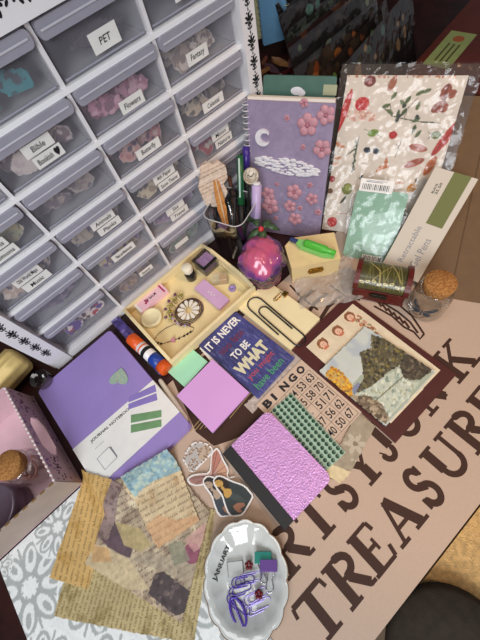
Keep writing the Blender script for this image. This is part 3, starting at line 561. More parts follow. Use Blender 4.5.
# sticky pads
def pad(ps, z, col, lab, th):
    f3, w_, h_ = rect4(ps, z); f3 = down(f3, th); m_ = mat('pad_' + col, col, .6, var=.015, vs=20)
    tag(MB().box(-w_ / 2, w_ / 2, -h_ / 2, h_ / 2, 0, th, m_).build('sticky_note_pad', fr=f3, bevel=.0003), lab, 'sticky notes')
pad([(176.75, 395.5), (212.5, 358.75), (249, 392.5), (212, 433)], .011, 'd8a2de', 'square orchid pink sticky note pad overlapping the mint one', .0052)
pad([(168, 370), (189, 346), (208, 362), (183, 388)], .0055, 'a4e0bc', 'mint green sticky note pad at the corner of the tray', .005)
# small strips under the card
sheet_px('patterned_strip', 'grey flowered paper strip showing under the purple lettered card', 'paper', [(244, 405), (296, 352), (304, 360), (252, 414)], .0009, lambda p, f: (p.noise(.15, .006), p.dabs(60, (-.05, .05, -.02, .02), ['c8bab0', '9a8c84', 'b8a8a0'], .001, .002)), base='b4a69c', jagged=.0003, seed=3)
sheet_px('white_card', 'white card corner under the lettered card by the pink pad', 'paper', [(199, 348), (206, 340), (225, 360), (214, 366)], .0018, lambda p, f: p.noise(.02), base='e8dfd2', jagged=0, seed=4)
# lettered card
fr, cw, chh = rect4([(201.7, 341), (236.7, 308), (291.7, 360), (255, 404)], .005); fr = down(fr, .003)
pic = Pic(cw, chh, .0008, '3e3f78', seed=8); pic.noise(.3, .02)
for k in range(420):
    x = pic.r.uniform(-cw / 2, cw / 2); y = pic.r.uniform(-chh / 2, chh / 2); pic.line([(x, y), (x + pic.r.uniform(-.001, .001), y - pic.r.uniform(.004, .014))], .0008, pic.r.choice(['5a5fa0', '2a2c5c', '7a82b8', '4a3a6a', '3a4a90', '8a8cb4']), .55)
m = MB().box(-cw / 2, cw / 2, -chh / 2, chh / 2, 0, .0028, mat('card_core', '8f8aa0', .7)).canvas(pic, .003)
def cl(s, x, y, wd, hh, mm, bold=.02, k=0, rot=0): m.text(s, x, y, .0033 + k, 1, mm, rot, bold=bold, fit=(wd, hh))
crm = mat('cream_lettering', 'd8d2b0', .6); plum = mat('plum_lettering', '6a3050', .6); coral = mat('coral_lettering', 'b0485a', .6); grn = mat('green_lettering', '4a9a68', .6)
H_ = chh / 2
cl('IT IS NEVER', -cw / 2 + .004, H_ - .022, cw - .010, .014, wpaper, .03)
cl('too late', -cw / 2 + .012, H_ - .042, cw - .030, .013, plum, .025)
cl('TO BE', -cw / 2 + .020, H_ - .062, cw - .046, .013, wpaper, .03)
cl('WHAT', -cw / 2 + .008, H_ - .087, cw - .018, .020, crm, .06)
cl('you might', -cw / 2 + .012, H_ - .102, cw - .026, .012, coral, .015)
cl('have been', -cw / 2 + .010, H_ - .118, cw - .024, .012, grn, .01)
tag(m.build('lettered_card', fr=fr), 'blue purple card lettered IT IS NEVER TOO LATE TO BE WHAT', 'card')
# cream note pad with clips
fr, cw, chh = rect4([(239, 306), (268.3, 280), (318.3, 318.3), (290, 352)], .008); fr = down(fr, .0075)
tag(MB().box(-cw / 2, cw / 2, -chh / 2, chh / 2, .0, .0072, mat('cream_pad', 'ecdcae', .65, var=.03)).build('cream_note_pad', fr=fr, bevel=.0004), 'cream paper pad under the big black paper clip', 'notepad')
CPF = Fr(fr.O + np.array([0, 0, .0075]), fr.e, fr.u, fr.n)
def clip_pts(L, w_, z=0, n=6):
    r1, r2, r3 = w_ / 2, w_ * .40, w_ * .32; P = [(-L * .25, r1 - 2 * r2 + .0, z)]
    P = [(L * .18, -r1, z), (-L / 2 + r1, -r1, z)] + [(-L / 2 + r1 + r1 * math.cos(t), r1 * math.sin(t), z) for t in [math.radians(270 - 180 * i / n) for i in range(1, n)]] + [(-L / 2 + r1, r1, z)]
    P += [(L / 2 - r2, r1, z)] + [(L / 2 - r2 + r2 * math.cos(t), r1 - r2 + r2 * math.sin(t), z) for t in [math.radians(90 - 180 * i / n) for i in range(1, n)]] + [(L / 2 - r2, r1 - 2 * r2, z)]
    P += [(-L * .22, r1 - 2 * r2, z)] + [(-L * .22 + r3 * math.cos(t), r1 - 2 * r2 + r3 + r3 * math.sin(t), z) for t in [math.radians(270 - 180 * i / n) for i in range(1, n)]] + [(-L * .22, r1 - 2 * r2 + 2 * r3, z), (L * .25, r1 - 2 * r2 + 2 * r3, z)]
    return P
p = CPF.px(249, 299); q = CPF.px(300, 343); yaw = math.atan2(q[1] - p[1], q[0] - p[0]); Lc = math.hypot(q[0] - p[0], q[1] - p[1])
f3 = at(CPF, 275, 321, .0015, yaw); tag(MB().tube(clip_pts(Lc * 1.02, .025), .00115, mat('navy_coated_wire', '15171f', .3), 8).build('paper_clip', fr=f3), 'oversized black paper clip lying on the cream pad', 'paper clip')
f3 = at(CPF, 278, 297, .0008, yaw + math.pi / 2); tag(MB().tube(clip_pts(.018, .006), .0005, gold, 6).build('paper_clip', fr=f3), 'small gold paper clip on the top edge of the cream pad', 'paper clip')
f3 = at(CPF, 285, 294.5, .001, 0); b0 = thing('binder_clip', 'tiny gold binder clip gripping the cream pad corner', 'binder clip', f3)
MB().prism([(-.005, -.004), (.005, -.004), (.0035, .003), (-.0035, .003)], 0, .004, gold).build('clip_body', b0, f3, bevel=.0005); MB().tube([(-.003, .003, .003), (-.002, .010, .004), (.002, .010, .004), (.003, .003, .003)], .0004, steel, 6).build('handle', b0, f3)
# maroon sheet, sticker sheet, painting
fr, cw, chh = rect4([(289, 351), (348.75, 293.5), (455.5, 376), (397, 441)], .0022); fr = down(fr, .0012)
tag(MB().box(-cw / 2, cw / 2, -chh / 2, chh / 2, 0, .0012, mat('maroon_card', '4a1a18', .6, var=.05)).build('maroon_card', fr=fr), 'large maroon card under the landscape picture', 'card')
def faces(p, f):
    p.noise(.05, .01)
    for (x, y) in ((323, 344), (338, 331), (350, 317)):
        c = f.px(x, y); p.ell(c[0], c[1], .0105, .0095, 0, 'e6cfae'); p.ell(c[0], c[1] + .001, .0082, .0080, 0, '8a5a3c'); p.dabs(16, (c[0] - .007, c[0] + .007, c[1] - .004, c[1] + .008), ['7a4a30', 'a07048'], .001, .002); p.ell(c[0], c[1] - .0012, .0050, .0056, 0, 'e8b89c')
        p.ell(c[0] - .0014, c[1], .0006, .0005, 0, '4a2a24'); p.ell(c[0] + .0014, c[1], .0006, .0005, 0, '4a2a24'); p.ell(c[0], c[1] - .0028, .0010, .0005, 0, 'b04a44'); p.ell(c[0], c[1] - .0070, .0050, .0022, 0, 'c8785a')
    for k in range(5):
        c = f.px(357 + k * 4, 318 + k * 3.4); p.dabs(14, (c[0] - .006, c[0] + .006, c[1] - .006, c[1] + .006), ['b06a54', 'c88a6a', '9a5a48', '8a8a58'], .0008, .002)
sheet_px('sticker_sheet', 'cream vintage sticker sheet with little portraits behind the landscape picture', 'stickers', [(306, 347), (353, 303.5), (441, 370), (391, 424)], .0036, faces, .0007, 0, 'e0d0b2', 6, th=.0008)
def landscape(p, f):
    P_ = lambda l: f.pxs(l)
    p.noise(.03, .02); p.noise(.3, .02, 'b4bcc0')
    hill = P_([(354, 352), (366, 350), (380, 346), (372, 372), (352, 392), (346, 396)])
    p.poly(P_([(346, 392), (360, 376), (372, 366), (384, 352), (400, 352), (420, 366), (434, 372), (410, 398), (386, 424), (360, 412)]), 'a8b09c')
    p.poly(P_([(352, 388), (358, 382), (362, 386), (354, 396)]), '8488a0')
    tr = P_([(371, 334), (378, 337), (392, 340), (406, 350), (404, 362), (388, 372), (372, 386), (360, 396), (356, 392), (364, 378), (362, 364), (360, 352), (372, 348)])
    p.poly(tr, '5a5440'); bb = bbox(tr); p.dabs(420, bb, ['5e583c', '3c3626', '7a7250', '6e6440', '6a6450', '332d22', '948a68', '8a7a3a', '453e2c', '544c38'], .0008, .0026, .85, pts=tr)
    r2 = P_([(404, 352), (424, 362), (432, 370), (420, 380), (404, 378), (400, 366)]); p.poly(r2, '4a4438'); p.dabs(110, bbox(r2), ['342e26', '5e5444', '7a6e58', '4a3c30'], .001, .003, .85, pts=r2)
    yt = P_([(325, 374), (332, 366), (342, 372), (352, 384), (352, 396), (344, 394), (334, 386)]); p.poly(yt, 'c8983c', .75); p.dabs(150, bbox(yt), ['e0a020', 'f0bc30', 'c87818', 'e8b848', 'b8741c', 'd8902a', '8a6a30'], .0008, .0022, .85, pts=yt)
    wt = P_([(352, 396), (372, 386), (388, 374), (400, 370), (406, 382), (420, 382), (408, 398), (388, 418), (380, 406), (366, 398)]); p.poly(wt, 'c2c8b6'); p.dabs(170, bbox(wt), ['b8c0ac', '9aaa9c', 'd8dcc8', '7e8c80', 'c4cbb0', 'aaac8c', 'e4e6d4'], .0008, .0035, .8, .22, ang=.5, pts=wt)
    rk = P_([(352, 396), (366, 396), (382, 404), (388, 416), (386, 424), (368, 412)]); p.poly(rk, '7a6a56'); p.dabs(120, bbox(rk), ['8a7a64', '5a4c3c', 'a8957a', '6a5a48', 'b8a68c'], .0012, .0035, .9, pts=rk)
    s = P_([(400, 372), (380, 400), (390, 420)]); p.line(P_([(374, 402), (390, 388), (404, 376)]), .0012, '4a4030', .7)
sheet_px('landscape_picture', 'torn edged picture of a river with autumn trees on the maroon card', 'picture', [(319, 371), (365, 326), (436, 371.5), (386, 426)], .0078, landscape, .0006, .0007, 'c8cdc4', 9, th=.0032)
# bingo sheet
fr, cw, chh = rect3((258, 403), (303, 358), (360, 414), .0024); f0 = Fr(fr.O, fr.e, fr.u, fr.n); beige = mat('beige_card', 'cdb49e', .7, var=.03); chh2 = chh
m = MB().box(-cw / 2, cw / 2, -chh / 2, chh / 2, -.0010, 0, beige); rr_ = 6; cs = (cw - .008) / 5; top = chh / 2 - .018
for i, c in enumerate('BINGO'): m.text(c, -cw / 2 + .004 + cs * i + cs * .14, chh / 2 - .0155, .0002, 1, ink, bold=.05, fit=(cs * .72 if c != 'I' else cs * .25, .0115))
nums = [[7, 19, 44, 53, 63], [2, 28, 35, 58, 70], [9, 17, 0, 51, 71], [12, 30, 37, 56, 62], [4, 21, 40, 50, 67], [8, 25, 31, 60, 74]]
rh = (chh - .020) / 5.0
for j in range(6): m.box(-cw / 2 + .004, cw / 2 - .004, top - j * rh - .0002, top - j * rh + .0002, 0, .0002, ink)
for i in range(6): m.box(-cw / 2 + .004 + i * cs - .0002, -cw / 2 + .004 + i * cs + .0002, top - 5 * rh, top, 0, .00021, ink)
for j in range(5):
    for i in range(5):
        x = -cw / 2 + .004 + i * cs; y = top - (j + 1) * rh
        if nums[j][i]: m.text(str(nums[j][i]), x + cs * .16, y + rh * .16, .0002, 1, ink, bold=.012, fit=(cs * .68, rh * .66))
        else:
            for k in range(8): m.text('*', x + cs * .5, y + rh * .4, .0002 + k * 1e-6, .006, gr, rot=k * .8, center=True)
tag(m.build('bingo_card', fr=f0), 'beige BINGO number card between the lettered card and landscape picture', 'card')
sheet_px('flower_tag', 'grey tan tag printed with a pale flower below the BINGO card', 'paper', [(330, 464), (357, 412), (376, 426), (351, 472)], .0022, lambda p, f: (p.noise(.1, .005), [p.ell(.008 * math.cos(k * 1.047), .008 * math.sin(k * 1.047) - .002, .006, .003, k * 1.047, 'c4b8a4', .8) for k in range(6)], p.ell(0, -.002, .003, .003, 0, '8a7a64'), p.dabs(20, (-.02, .02, -.02, .02), ['c0b49c', '8f8270'], .001, .002)), .0007, .0002, 'a3957f', 12)
sheet_px('paper_scrap', 'pale cream scrap of paper under the pink notebook corner', 'paper', [(318, 470), (328, 460), (352, 472), (340, 484)], .0016, lambda p, f: p.noise(.08, .004), base='d8c69c', seed=14)
# gem sticker sheet
fr, cw, chh = rect4([(270, 411), (291, 393), (346, 452), (325, 472)], .0036); fr = down(fr, .0008)
gs = thing('gem_sticker_sheet', 'clear sheet of rows of round dark green gems on the BINGO card', 'stickers', fr)
MB().box(-cw / 2, cw / 2, -chh / 2, chh / 2, 0, .0006, mat('mint_backing', 'a2bfaa', .3)).build('backing', gs, fr)
gem = None; gmm = mat('green_gem', '134427', .2, coat=.8, var=.3, vs=800)
for j in range(16):
    for i in range(5):
        x = -cw / 2 + cw * (i + .5) / 5; y = chh / 2 - chh * (j + .5) / 16; T = fr.M @ Matrix.Translation((x, y, .0008))
        if gem is None: gem = MB().lathe([(.0026, 0), (.0026, .0007), (.0016, .0020), (.0001, .0018)], gmm, 8, smooth=False).build('gem', gs, T)
        else: o = gem.copy(); scene.collection.objects.link(o); o.parent = gs; o.matrix_world = T
# pink notebook with black spine
fr, cw, chh = rect4([(223.5, 452), (268, 409.5), (332.5, 478), (284, 532)], .013); fr = down(fr, .0115)
t = thing('pink_notebook', 'shiny pink pearl notebook with a black spine', 'notebook', fr); pk = mat('pearl_pink', 'cf9cd6', .30, .3, var=.05, vs=120, bump=.8, bs=420)
a, b = cw / 2, chh / 2
pl = [(-a + .014, -b), (-a + .014, b)] + [(x, y) for x, y in arc(a - .01, b - .01, .01, 90, 0, 6)] + [(x, y) for x, y in arc(a - .01, -b + .01, .01, 0, -90, 6)]
MB().prism(pl, .0085, .0100, pk).prism(pl, 0, .0012, pk).build('cover', t, fr, bevel=.0005)
MB().box(-a, -a + .0145, -b, b, .0100, .0108, black).box(-a, -a + .0145, -b, b, 0, .0012, black).box(-a - .0006, -a + .0005, -b, b, .0, .0108, black).build('spine', t, fr, bevel=.0004)
MB().box(-a + .001, a - .003, -b + .002, b - .002, .0013, .0084, mat('page_block', 'e4dfd6', .8)).build('pages', t, fr)
# vintage papers
def scr(col, sp, sz, slope=0, cols=('9a8a50',), x0=-.2, x1=.2):
    def f_(p, f):
        p.noise(.10, .03); p.noise(.16, .012, cols[0])
        bx = (p.x[0], p.x[-1], p.y[0], p.y[-1]); y = bx[3]
        while y > bx[2]: p.script(bx[0] + .002, bx[1] - .002, y, sz, col, .55, .0006, slope); y -= sp
    return f_
vg = 'vintage papers spread over the stencil mat'
def px_script(fn_col, dirpx, sp, sz, noise_c):
    def f_(p, f):
        p.noise(.09, .03); p.noise(.14, .012, noise_c)
        a0 = f.px(*dirpx[0]); a1 = f.px(*dirpx[1]); an = math.atan2(a1[1] - a0[1], a1[0] - a0[0]); ca, sa = math.cos(an), math.sin(an); R_ = max(p.w, p.h) * .75
        n = int(2 * R_ / sp); cx = (p.x[0] + p.x[-1]) / 2; cy = (p.y[0] + p.y[-1]) / 2
        for k in range(n):
            v = -R_ + k * sp; u = -R_
            while u < R_:
                wl = p.r.uniform(2, 7) * sz; pts = []; t_ = 0; ph = p.r.uniform(0, 9)
                while t_ < wl:
                    h_ = sz * (.3 + .9 * abs(math.sin(t_ * 1100 + ph))) * (1.8 if p.r.random() < .1 else 1)
                    for uu, vv in ((u + t_, v), (u + t_ + h_ * .35, v + h_)): pts.append((cx + uu * ca - vv * sa, cy + uu * sa + vv * ca))
                    t_ += sz * .6
                if abs(pts[0][0] - cx) < p.w * .6 and abs(pts[0][1] - cy) < p.h * .6: p.line(pts, .0005, fn_col, .5)
                u += wl + sz
    return f_
sheet_px('script_paper', 'long narrow tan handwriting paper beside the pink box', 'paper', [(86, 470), (118, 480), (88, 590), (49, 578)], .0022, px_script('5c4828', ((100, 580), (118, 490)), .0075, .0022, 'b8904c'), .0008, .0006, 'cda768', 21, vg, drape=True)
sheet_px('script_paper', 'wide mustard handwriting paper lowest in the pile by the dish', 'paper', [(122, 478), (216, 510), (194, 645), (53, 617), (66, 572)], .0012, px_script('54461e', ((190, 642), (205, 560)), .0055, .0020, '8c7a4a'), .0008, .0006, 'b9a678', 22, vg, drape=True)
def collage(p, f):
    p.noise(.08, .02); p.noise(.2, .02, 'a08c74')
    p.noise(.2, .008, '8a7462'); p.noise(.2, .012, 'd0c0a0'); px_script('4e3a30', ((140, 600), (180, 575)), .007, .002, 'b09c84')(p, f)
    Q = f.pxs
    p.poly(Q([(104, 520), (112, 518), (134, 545), (130, 558), (112, 552), (100, 538)]), '5a4650', .9); p.poly(Q([(115, 522), (140, 528), (152, 545), (140, 552), (124, 545)]), 'b8a474', .9)
    p.poly(Q([(90, 545), (104, 545), (130, 560), (140, 575), (150, 590), (120, 590), (84, 566)]), 'd0bc94', .8); p.poly(Q([(92, 545), (108, 548), (112, 562), (92, 562)]), 'c8945c', .6)
    p.poly(Q([(155, 574), (163, 571), (191, 592), (186, 612), (176, 616), (148, 594)]), '483c3e', .95); p.dabs(30, bbox(Q([(155, 576), (185, 606)])), ['6a5a58', '3a3030', '7a6a60'], .001, .003, .8)
    p.poly(Q([(150, 552), (165, 556), (196, 560), (196, 590), (165, 572), (130, 560)]), 'a89a84', .6); p.ell(*Q([(192, 553)])[0], .010, .011, 0, '8a4a60', .9); p.poly(Q([(185, 540), (205, 522), (206, 545), (194, 552)]), 'c89a92', .8)
    p.poly(Q([(168, 545), (182, 540), (190, 560), (174, 566)]), '8c8a74', .8); p.noise(.12, .006); p.noise(.06, .002)
sheet_px('collage_paper', 'brown and plum collage print with torn photo shapes under the letter tag', 'paper', [(120, 480), (172, 466), (210, 512), (182, 624), (84, 564), (98, 538)], .0032, collage, .0008, .0006, 'bba88c', 23, vg, drape=True)
sheet_px('paper_strip', 'mauve brown wood grain paper strip along the tan handwriting paper', 'paper', [(117, 480), (128, 486), (108, 541), (96, 538)], .0042, lambda p, f: (p.noise(.14, .008), p.noise(.2, .004, '6a5450')), .0008, .0004, '907a74', 24, vg, drape=True)
def ltag(p, f):
    p.noise(.06, .01); px_script('54402c', ((150, 515), (192, 492)), .0078, .0026, 'c0a078')(p, f)
    p.poly(f.pxs([(145, 526), (158, 515), (176, 520), (200, 515), (200, 524), (156, 552)]), 'd49a6c', .55)
    bl = f.pxs([(124, 474), (171, 447), (182, 470), (166, 476), (152, 482), (137, 495)]); p.poly(bl, '8aa8b0', .95)
    p.dabs(200, bbox(bl), ['7a9aa8', 'a8c4c0', '5e8494', 'b8c8b0', '98b4b8', 'c8d0b8'], .001, .003, .6, pts=bl); p.noise(.06, .004)
sheet_px('letter_tag', 'tag with pale blue top and flowing handwriting over peach paper', 'paper', [(126, 477), (171, 449.5), (181, 470), (199.5, 520.6), (158, 549), (146, 528), (129, 486)], .0050, ltag, .0006, .0008, 'd6bf98', 25, vg, drape=True)
# die cut stickers
def chaikin(p):
    for _ in range(2): p = [q for i in range(len(p)) for q in ((p[i][0] * .75 + p[(i + 1) % len(p)][0] * .25, p[i][1] * .75 + p[(i + 1) % len(p)][1] * .25), (p[i][0] * .25 + p[(i + 1) % len(p)][0] * .75, p[i][1] * .25 + p[(i + 1) % len(p)][1] * .75))]
    return p
def sticker_px(label, pts, z, paint, seed, base):
    q = [W(x, y, z) for x, y in pts]; c = sum(q) / len(q); fr3 = flatf(c[0], c[1], z); pl = chaikin(fr3.pxs(pts)); pic = pic_for(pl, .0006, 'ece9e6', seed)
    k = pic.inside(pl)
    for _ in range(4): k = k & np.roll(k, 1, 0) & np.roll(k, -1, 0) & np.roll(k, 1, 1) & np.roll(k, -1, 1)
    pic.put(k, base); sv = pic.a.copy(); paint(pic, fr3); pic.a = np.where(k[..., None], pic.a, sv); pic.keep(pl)
    return tag(MB().canvas(pic, 0).build('die_cut_sticker', fr=fr3, solid=.0005), label, 'sticker', 'die cut stickers above the dish')
def z7(l, ox=170, oy=440, s=5.333): return [(ox + x / s, oy + y / s) for x, y in l]
lace = z7([(60, 100), (85, 60), (110, 20), (140, 5), (200, 15), (235, 45), (225, 80), (190, 110), (150, 150), (135, 175), (100, 170), (85, 140)])
def lacep(p, f):
    for k in range(90):
        x = p.r.uniform(p.x[0], p.x[-1]); y = p.r.uniform(p.y[0], p.y[-1]); p.ell(x, y, .0014, .0014, 0, 'efece8'); p.m &= ~p.eink(x, y, .0010, .0010)
    p.poly(f.pxs(z7([(150, 60), (190, 15), (225, 45), (180, 110), (155, 105)])), 'bfa890', .9); px_script('7a6450', ((202, 455), (208, 448)), .003, .001, 'a89078')
sticker_px('white lace edged die cut sticker above the butterfly sticker', lace, .0022, lacep, 31, 'b8b2ac')
def bfly(p, f):
    p.noise(.1, .004)
    for l, c in (([(225, 75), (250, 45), (275, 95), (250, 150), (225, 190)], 'b87a6a'), ([(250, 150), (280, 120), (308, 150), (300, 190), (250, 190)], 'c89a7c'), ([(95, 210), (120, 195), (200, 190), (225, 195), (200, 230), (140, 240)], '9a7068')): p.poly(f.pxs(z7(l)), c, .9)
    c0 = f.pxs(z7([(225, 190)]))[0]
    for l in ((235, 60), (250, 60), (270, 100), (295, 140), (305, 170), (110, 205), (140, 230), (180, 235), (130, 195)): q = f.pxs(z7([l]))[0]; p.line([c0, q], .0006, '4a3030', .8)
sticker_px('pink brown butterfly die cut sticker above the portraits', z7([(215, 75), (245, 35), (265, 50), (285, 100), (300, 125), (318, 160), (305, 200), (345, 190), (350, 200), (290, 215), (235, 205), (200, 235), (150, 250), (100, 240), (86, 210), (110, 185), (160, 175), (205, 178), (215, 130)]), .0034, bfly, 32, 'c0988a')
def port(hair, face, gown, o):
    def f_(p, f):
        dx, dy = o; Q = lambda l: f.pxs(z7([(x + dx, y + dy) for x, y in l]))
        p.rect(-1, 1, -1, 1, gown); p.noise(.1, .004)
        p.poly(Q([(300, 300), (330, 280), (380, 300), (410, 330), (380, 330), (340, 320)]), '46504e', .7)
        p.poly(Q([(222, 215), (240, 185), (275, 180), (305, 205), (318, 250), (330, 268), (318, 278), (290, 270), (285, 300), (270, 285), (245, 262)]), hair)
        p.poly(Q([(284, 268), (300, 258), (325, 262), (330, 285), (318, 305), (300, 310), (288, 296)]), face); p.poly(Q([(268, 255), (280, 245), (300, 265), (288, 275)]), face)
        c = Q([(260, 232)])[0]; p.ell(c[0], c[1], .0040, .0058, .75, face); e1 = Q([(252, 228)])[0]; e2 = Q([(266, 222)])[0]
        p.ell(e1[0], e1[1], .0007, .0005, 0, hair); p.ell(e2[0], e2[1], .0007, .0005, 0, hair); e1 = Q([(268, 243)])[0]; p.ell(e1[0], e1[1], .0008, .0004, .7, '9a4a38')
        p.poly(Q([(335, 352), (360, 335), (395, 335), (402, 350), (375, 366), (385, 385), (365, 388), (345, 372)]), '9a6a52')
    return f_
pp = [(228, 205), (250, 185), (285, 190), (320, 210), (352, 222), (405, 240), (450, 295), (440, 320), (415, 365), (392, 405), (345, 412), (312, 408), (288, 350), (275, 300), (250, 268), (228, 235)]
sticker_px('die cut sticker of a person in dark robe, mostly under another portrait', z7([(x - 55, y + 2) if x < 420 else (x - 90, y + 40) for x, y in pp]), .0046, port('2c2826', 'b09a84', '3c444c', (-55, 8)), 33, '4a5058')
sticker_px('die cut sticker of a long haired person in dark gown, on top', z7(pp), .0058, port('2a1f1a', 'c49a50', '323a3a', (0, 0)), 34, '363e3e')
# dish
c = W(246.5, 577, .008); yaw = math.radians(47); df = flatf(c[0], c[1], 0, yaw); dsh = thing('trinket_dish', 'white scalloped oval dish with brown rim reading JANUARY', 'dish', df)
cer = mat('white_ceramic', 'c6c9c5', .12, var=.01, coat=.6); wb = lambda t_: .060 * (abs(math.cos(7 * t_)) ** .6 - .75)
MB().lathe([(.0001, .002), (.028, .002), (.034, .0035), (.043, .010), (.0505, .0155), (.0512, .0165), (.0502, .0172), (.042, .0120), (.033, .006), (.027, .0042), (.0001, .0042)], cer, 96, sx=1.10, sy=.92, wob=wb).build('bowl', dsh, df)
MB().tube([(.0512 * (1 + wb(t_)) * math.cos(t_) * 1.10, .0512 * (1 + wb(t_)) * math.sin(t_) * .92, .0168) for t_ in [i * math.pi / 60 for i in range(120)]], .0005, mat('brown_rim', '8a6a4c', .4), 6, closed=True).build('rim', dsh, df)
DF = Fr((c[0], c[1], .0044), df.e, df.u, df.n); p0 = DF.px(217.5, 582, .004); p1 = DF.px(231, 547, .004)
m_ = MB().text('JANUARY', p0[0], p0[1], .0, 1, ink, math.atan2(p1[1] - p0[1], p1[0] - p0[0]), bold=.015, fit=(math.hypot(p1[0] - p0[0], p1[1] - p0[1]), .0062))
m_.v = [(x, y, float(np.interp(math.hypot(x / 1.10, y / .92), [.027, .033, .042, .0502], [.0042, .006, .012, .0172])) + .0011) for x, y, z in m_.v]
m_.build('lettering', dsh, df)
def binder(px, py, col, lab, yaw, z=.003, wd=.019):
    f3 = at(DF, px, py, z, yaw); b_ = thing('binder_clip', lab, 'binder clip', f3, 'clips in the dish'); cm = mat('clip_' + col, col, .35)
    m_ = MB(); m_.add([(-wd / 2, -.005, 0), (wd / 2, -.005, 0), (wd / 2, -.005, .009), (-wd / 2, -.005, .009), (-wd / 2, .006, .0045), (wd / 2, .006, .0045)], [(0, 1, 2, 3), (0, 4, 5, 1), (3, 2, 5, 4), (0, 3, 4), (1, 5, 2)], cm); m_.build('clip_body', b_, f3, bevel=.0006)
    for s in (1, -1): MB().tube([(-wd * .32, -.005, .0045 + s * .003), (-wd * .16, -.012, .0045 + s * .002), (-wd * .22, -.020, .0045 + s * .0015), (-wd * .05, -.023, .0045 + s), ][:3] + [(-wd * .1, -.0235, .0045 + s * .0015), (wd * .1, -.0235, .0045 + s * .0015), (wd * .22, -.020, .0045 + s * .0015), (wd * .16, -.012, .0045 + s * .002), (wd * .32, -.005, .0045 + s * .003)], .0006, steel, 6).build('handle', b_, f3)
ia = lambda x0, y0, x1, y1: (lambda a_, b_: math.atan2(b_[1] - a_[1], b_[0] - a_[0]))(DF.px(x0, y0), DF.px(x1, y1))
ya = ia(255, 566, 279, 566)
binder(263.5, 557, '3a9a8c', 'teal binder clip behind the purple one in the dish', ya, .003)
binder(269, 565, '7a5aa8', 'purple binder clip with silver handles in the dish', ya, .008)
f3 = at(DF, 236, 574, .002, ia(228, 574, 244, 572)); tag(MB().box(-.009, .009, -.012, .012, 0, .001, mat('clear_tab', 'd8dad8', .15, alpha=.4)).tube([(-.009, -.012, .001), (.009, -.012, .001), (.009, .012, .001), (-.009, .012, .001)], .0005, steel, 6, closed=True).build('clear_clip', fr=f3), 'clear rectangular clip beside the word JANUARY', 'clip')
lv = mat('lavender_wire', 'a898d8', .25, .2); pv = mat('violet_wire', '4a2f9a', .25, .2)
for (x, y, x2, y2, L, m_, lab, z) in ((243, 604, 268, 590, .028, lv, 'lavender paper clip lying across the pile in the dish', .004), (247, 612, 271, 601, .030, lv, 'lavender paper clip lowest on the right of the dish pile', .002), (230, 594, 250, 586, .026, pv, 'violet paper clip at the left of the dish pile', .005), (232, 584, 254, 579, .026, pv, 'violet paper clip on top of the dish pile', .007), (230, 598, 246, 612, .028, pv, 'violet paper clip pointing down to the dish edge', .003), (240, 580, 262, 576, .026, lv, 'lavender paper clip under the purple binder clip', .003)):
    f3 = at(DF, (x + x2) / 2, (y + y2) / 2, z, ia(x, y, x2, y2)); tag(MB().tube(clip_pts(L, .0095), .0006, m_, 6).build('paper_clip', fr=f3), lab, 'paper clip', 'clips in the dish')
vp = mat('violet_clear', '5a3ab0', .12, alpha=.75, coat=.5)
f3 = at(DF, 238, 612, .003, ia(232, 600, 242, 624)); tag(MB().tube(p3(circ(0, 0, .014, 24, .007), .001), .0014, vp, 8, closed=True).tube([(-.013, 0, .001), (.013, 0, .002)], .0012, vp, 8).build('butterfly_clip', fr=f3), 'see-through violet oval clip at the bottom of the dish', 'clip')
for (x, y, lab) in ((249, 565, 'dark red flower bead above the violet clips'), (259, 594, 'dark red flower bead below the purple binder clip')):
    f3 = at(DF, x, y, .004); m_ = MB()
    for k in range(5): m_.ball((.0028 * math.cos(k * 1.257), .0028 * math.sin(k * 1.257), .001), .0022, mat('dark_red_bead', '6a1c24', .25), n=6)
    tag(m_.build('flower_bead', fr=f3), lab, 'bead', 'red beads in the dish')
# ---------- upright and standing things ----------
cell = film('crumpled_film', .03, .6, .8, 28, rough=.14); cell2 = film('smooth_film', .03, .5, .35, 18, rough=.08)
def crumple(w_, h_, amp, res, seed, m, curve=None):
    rg = np.random.RandomState(seed); nx = int(w_ / res) + 1; ny = int(h_ / res) + 1; g = rg.rand(ny, nx) * .5; c = rg.rand(ny // 3 + 3, nx // 3 + 3)
    vs = []; fs = []
    for j in range(ny):
        for i in range(nx):
            fx, fy = i / 3, j / 3; ix, iy = int(fx), int(fy); fx -= ix; fy -= iy; v = (c[iy, ix] * (1 - fx) + c[iy, ix + 1] * fx) * (1 - fy) + (c[iy + 1, ix] * (1 - fx) + c[iy + 1, ix + 1] * fx) * fy
            x = -w_ / 2 + w_ * i / (nx - 1); y = -h_ / 2 + h_ * j / (ny - 1); z = amp * (v + g[j, i] * .6) + (curve(x, y) if curve else 0); vs.append((x, y, z))
    for j in range(ny - 1):
        for i in range(nx - 1): q = j * nx + i; fs += [(q, q + 1, q + nx + 1), (q, q + nx + 1, q + nx)]
    return MB().add(vs, fs, m, False)
from mathutils import noise as mnoise
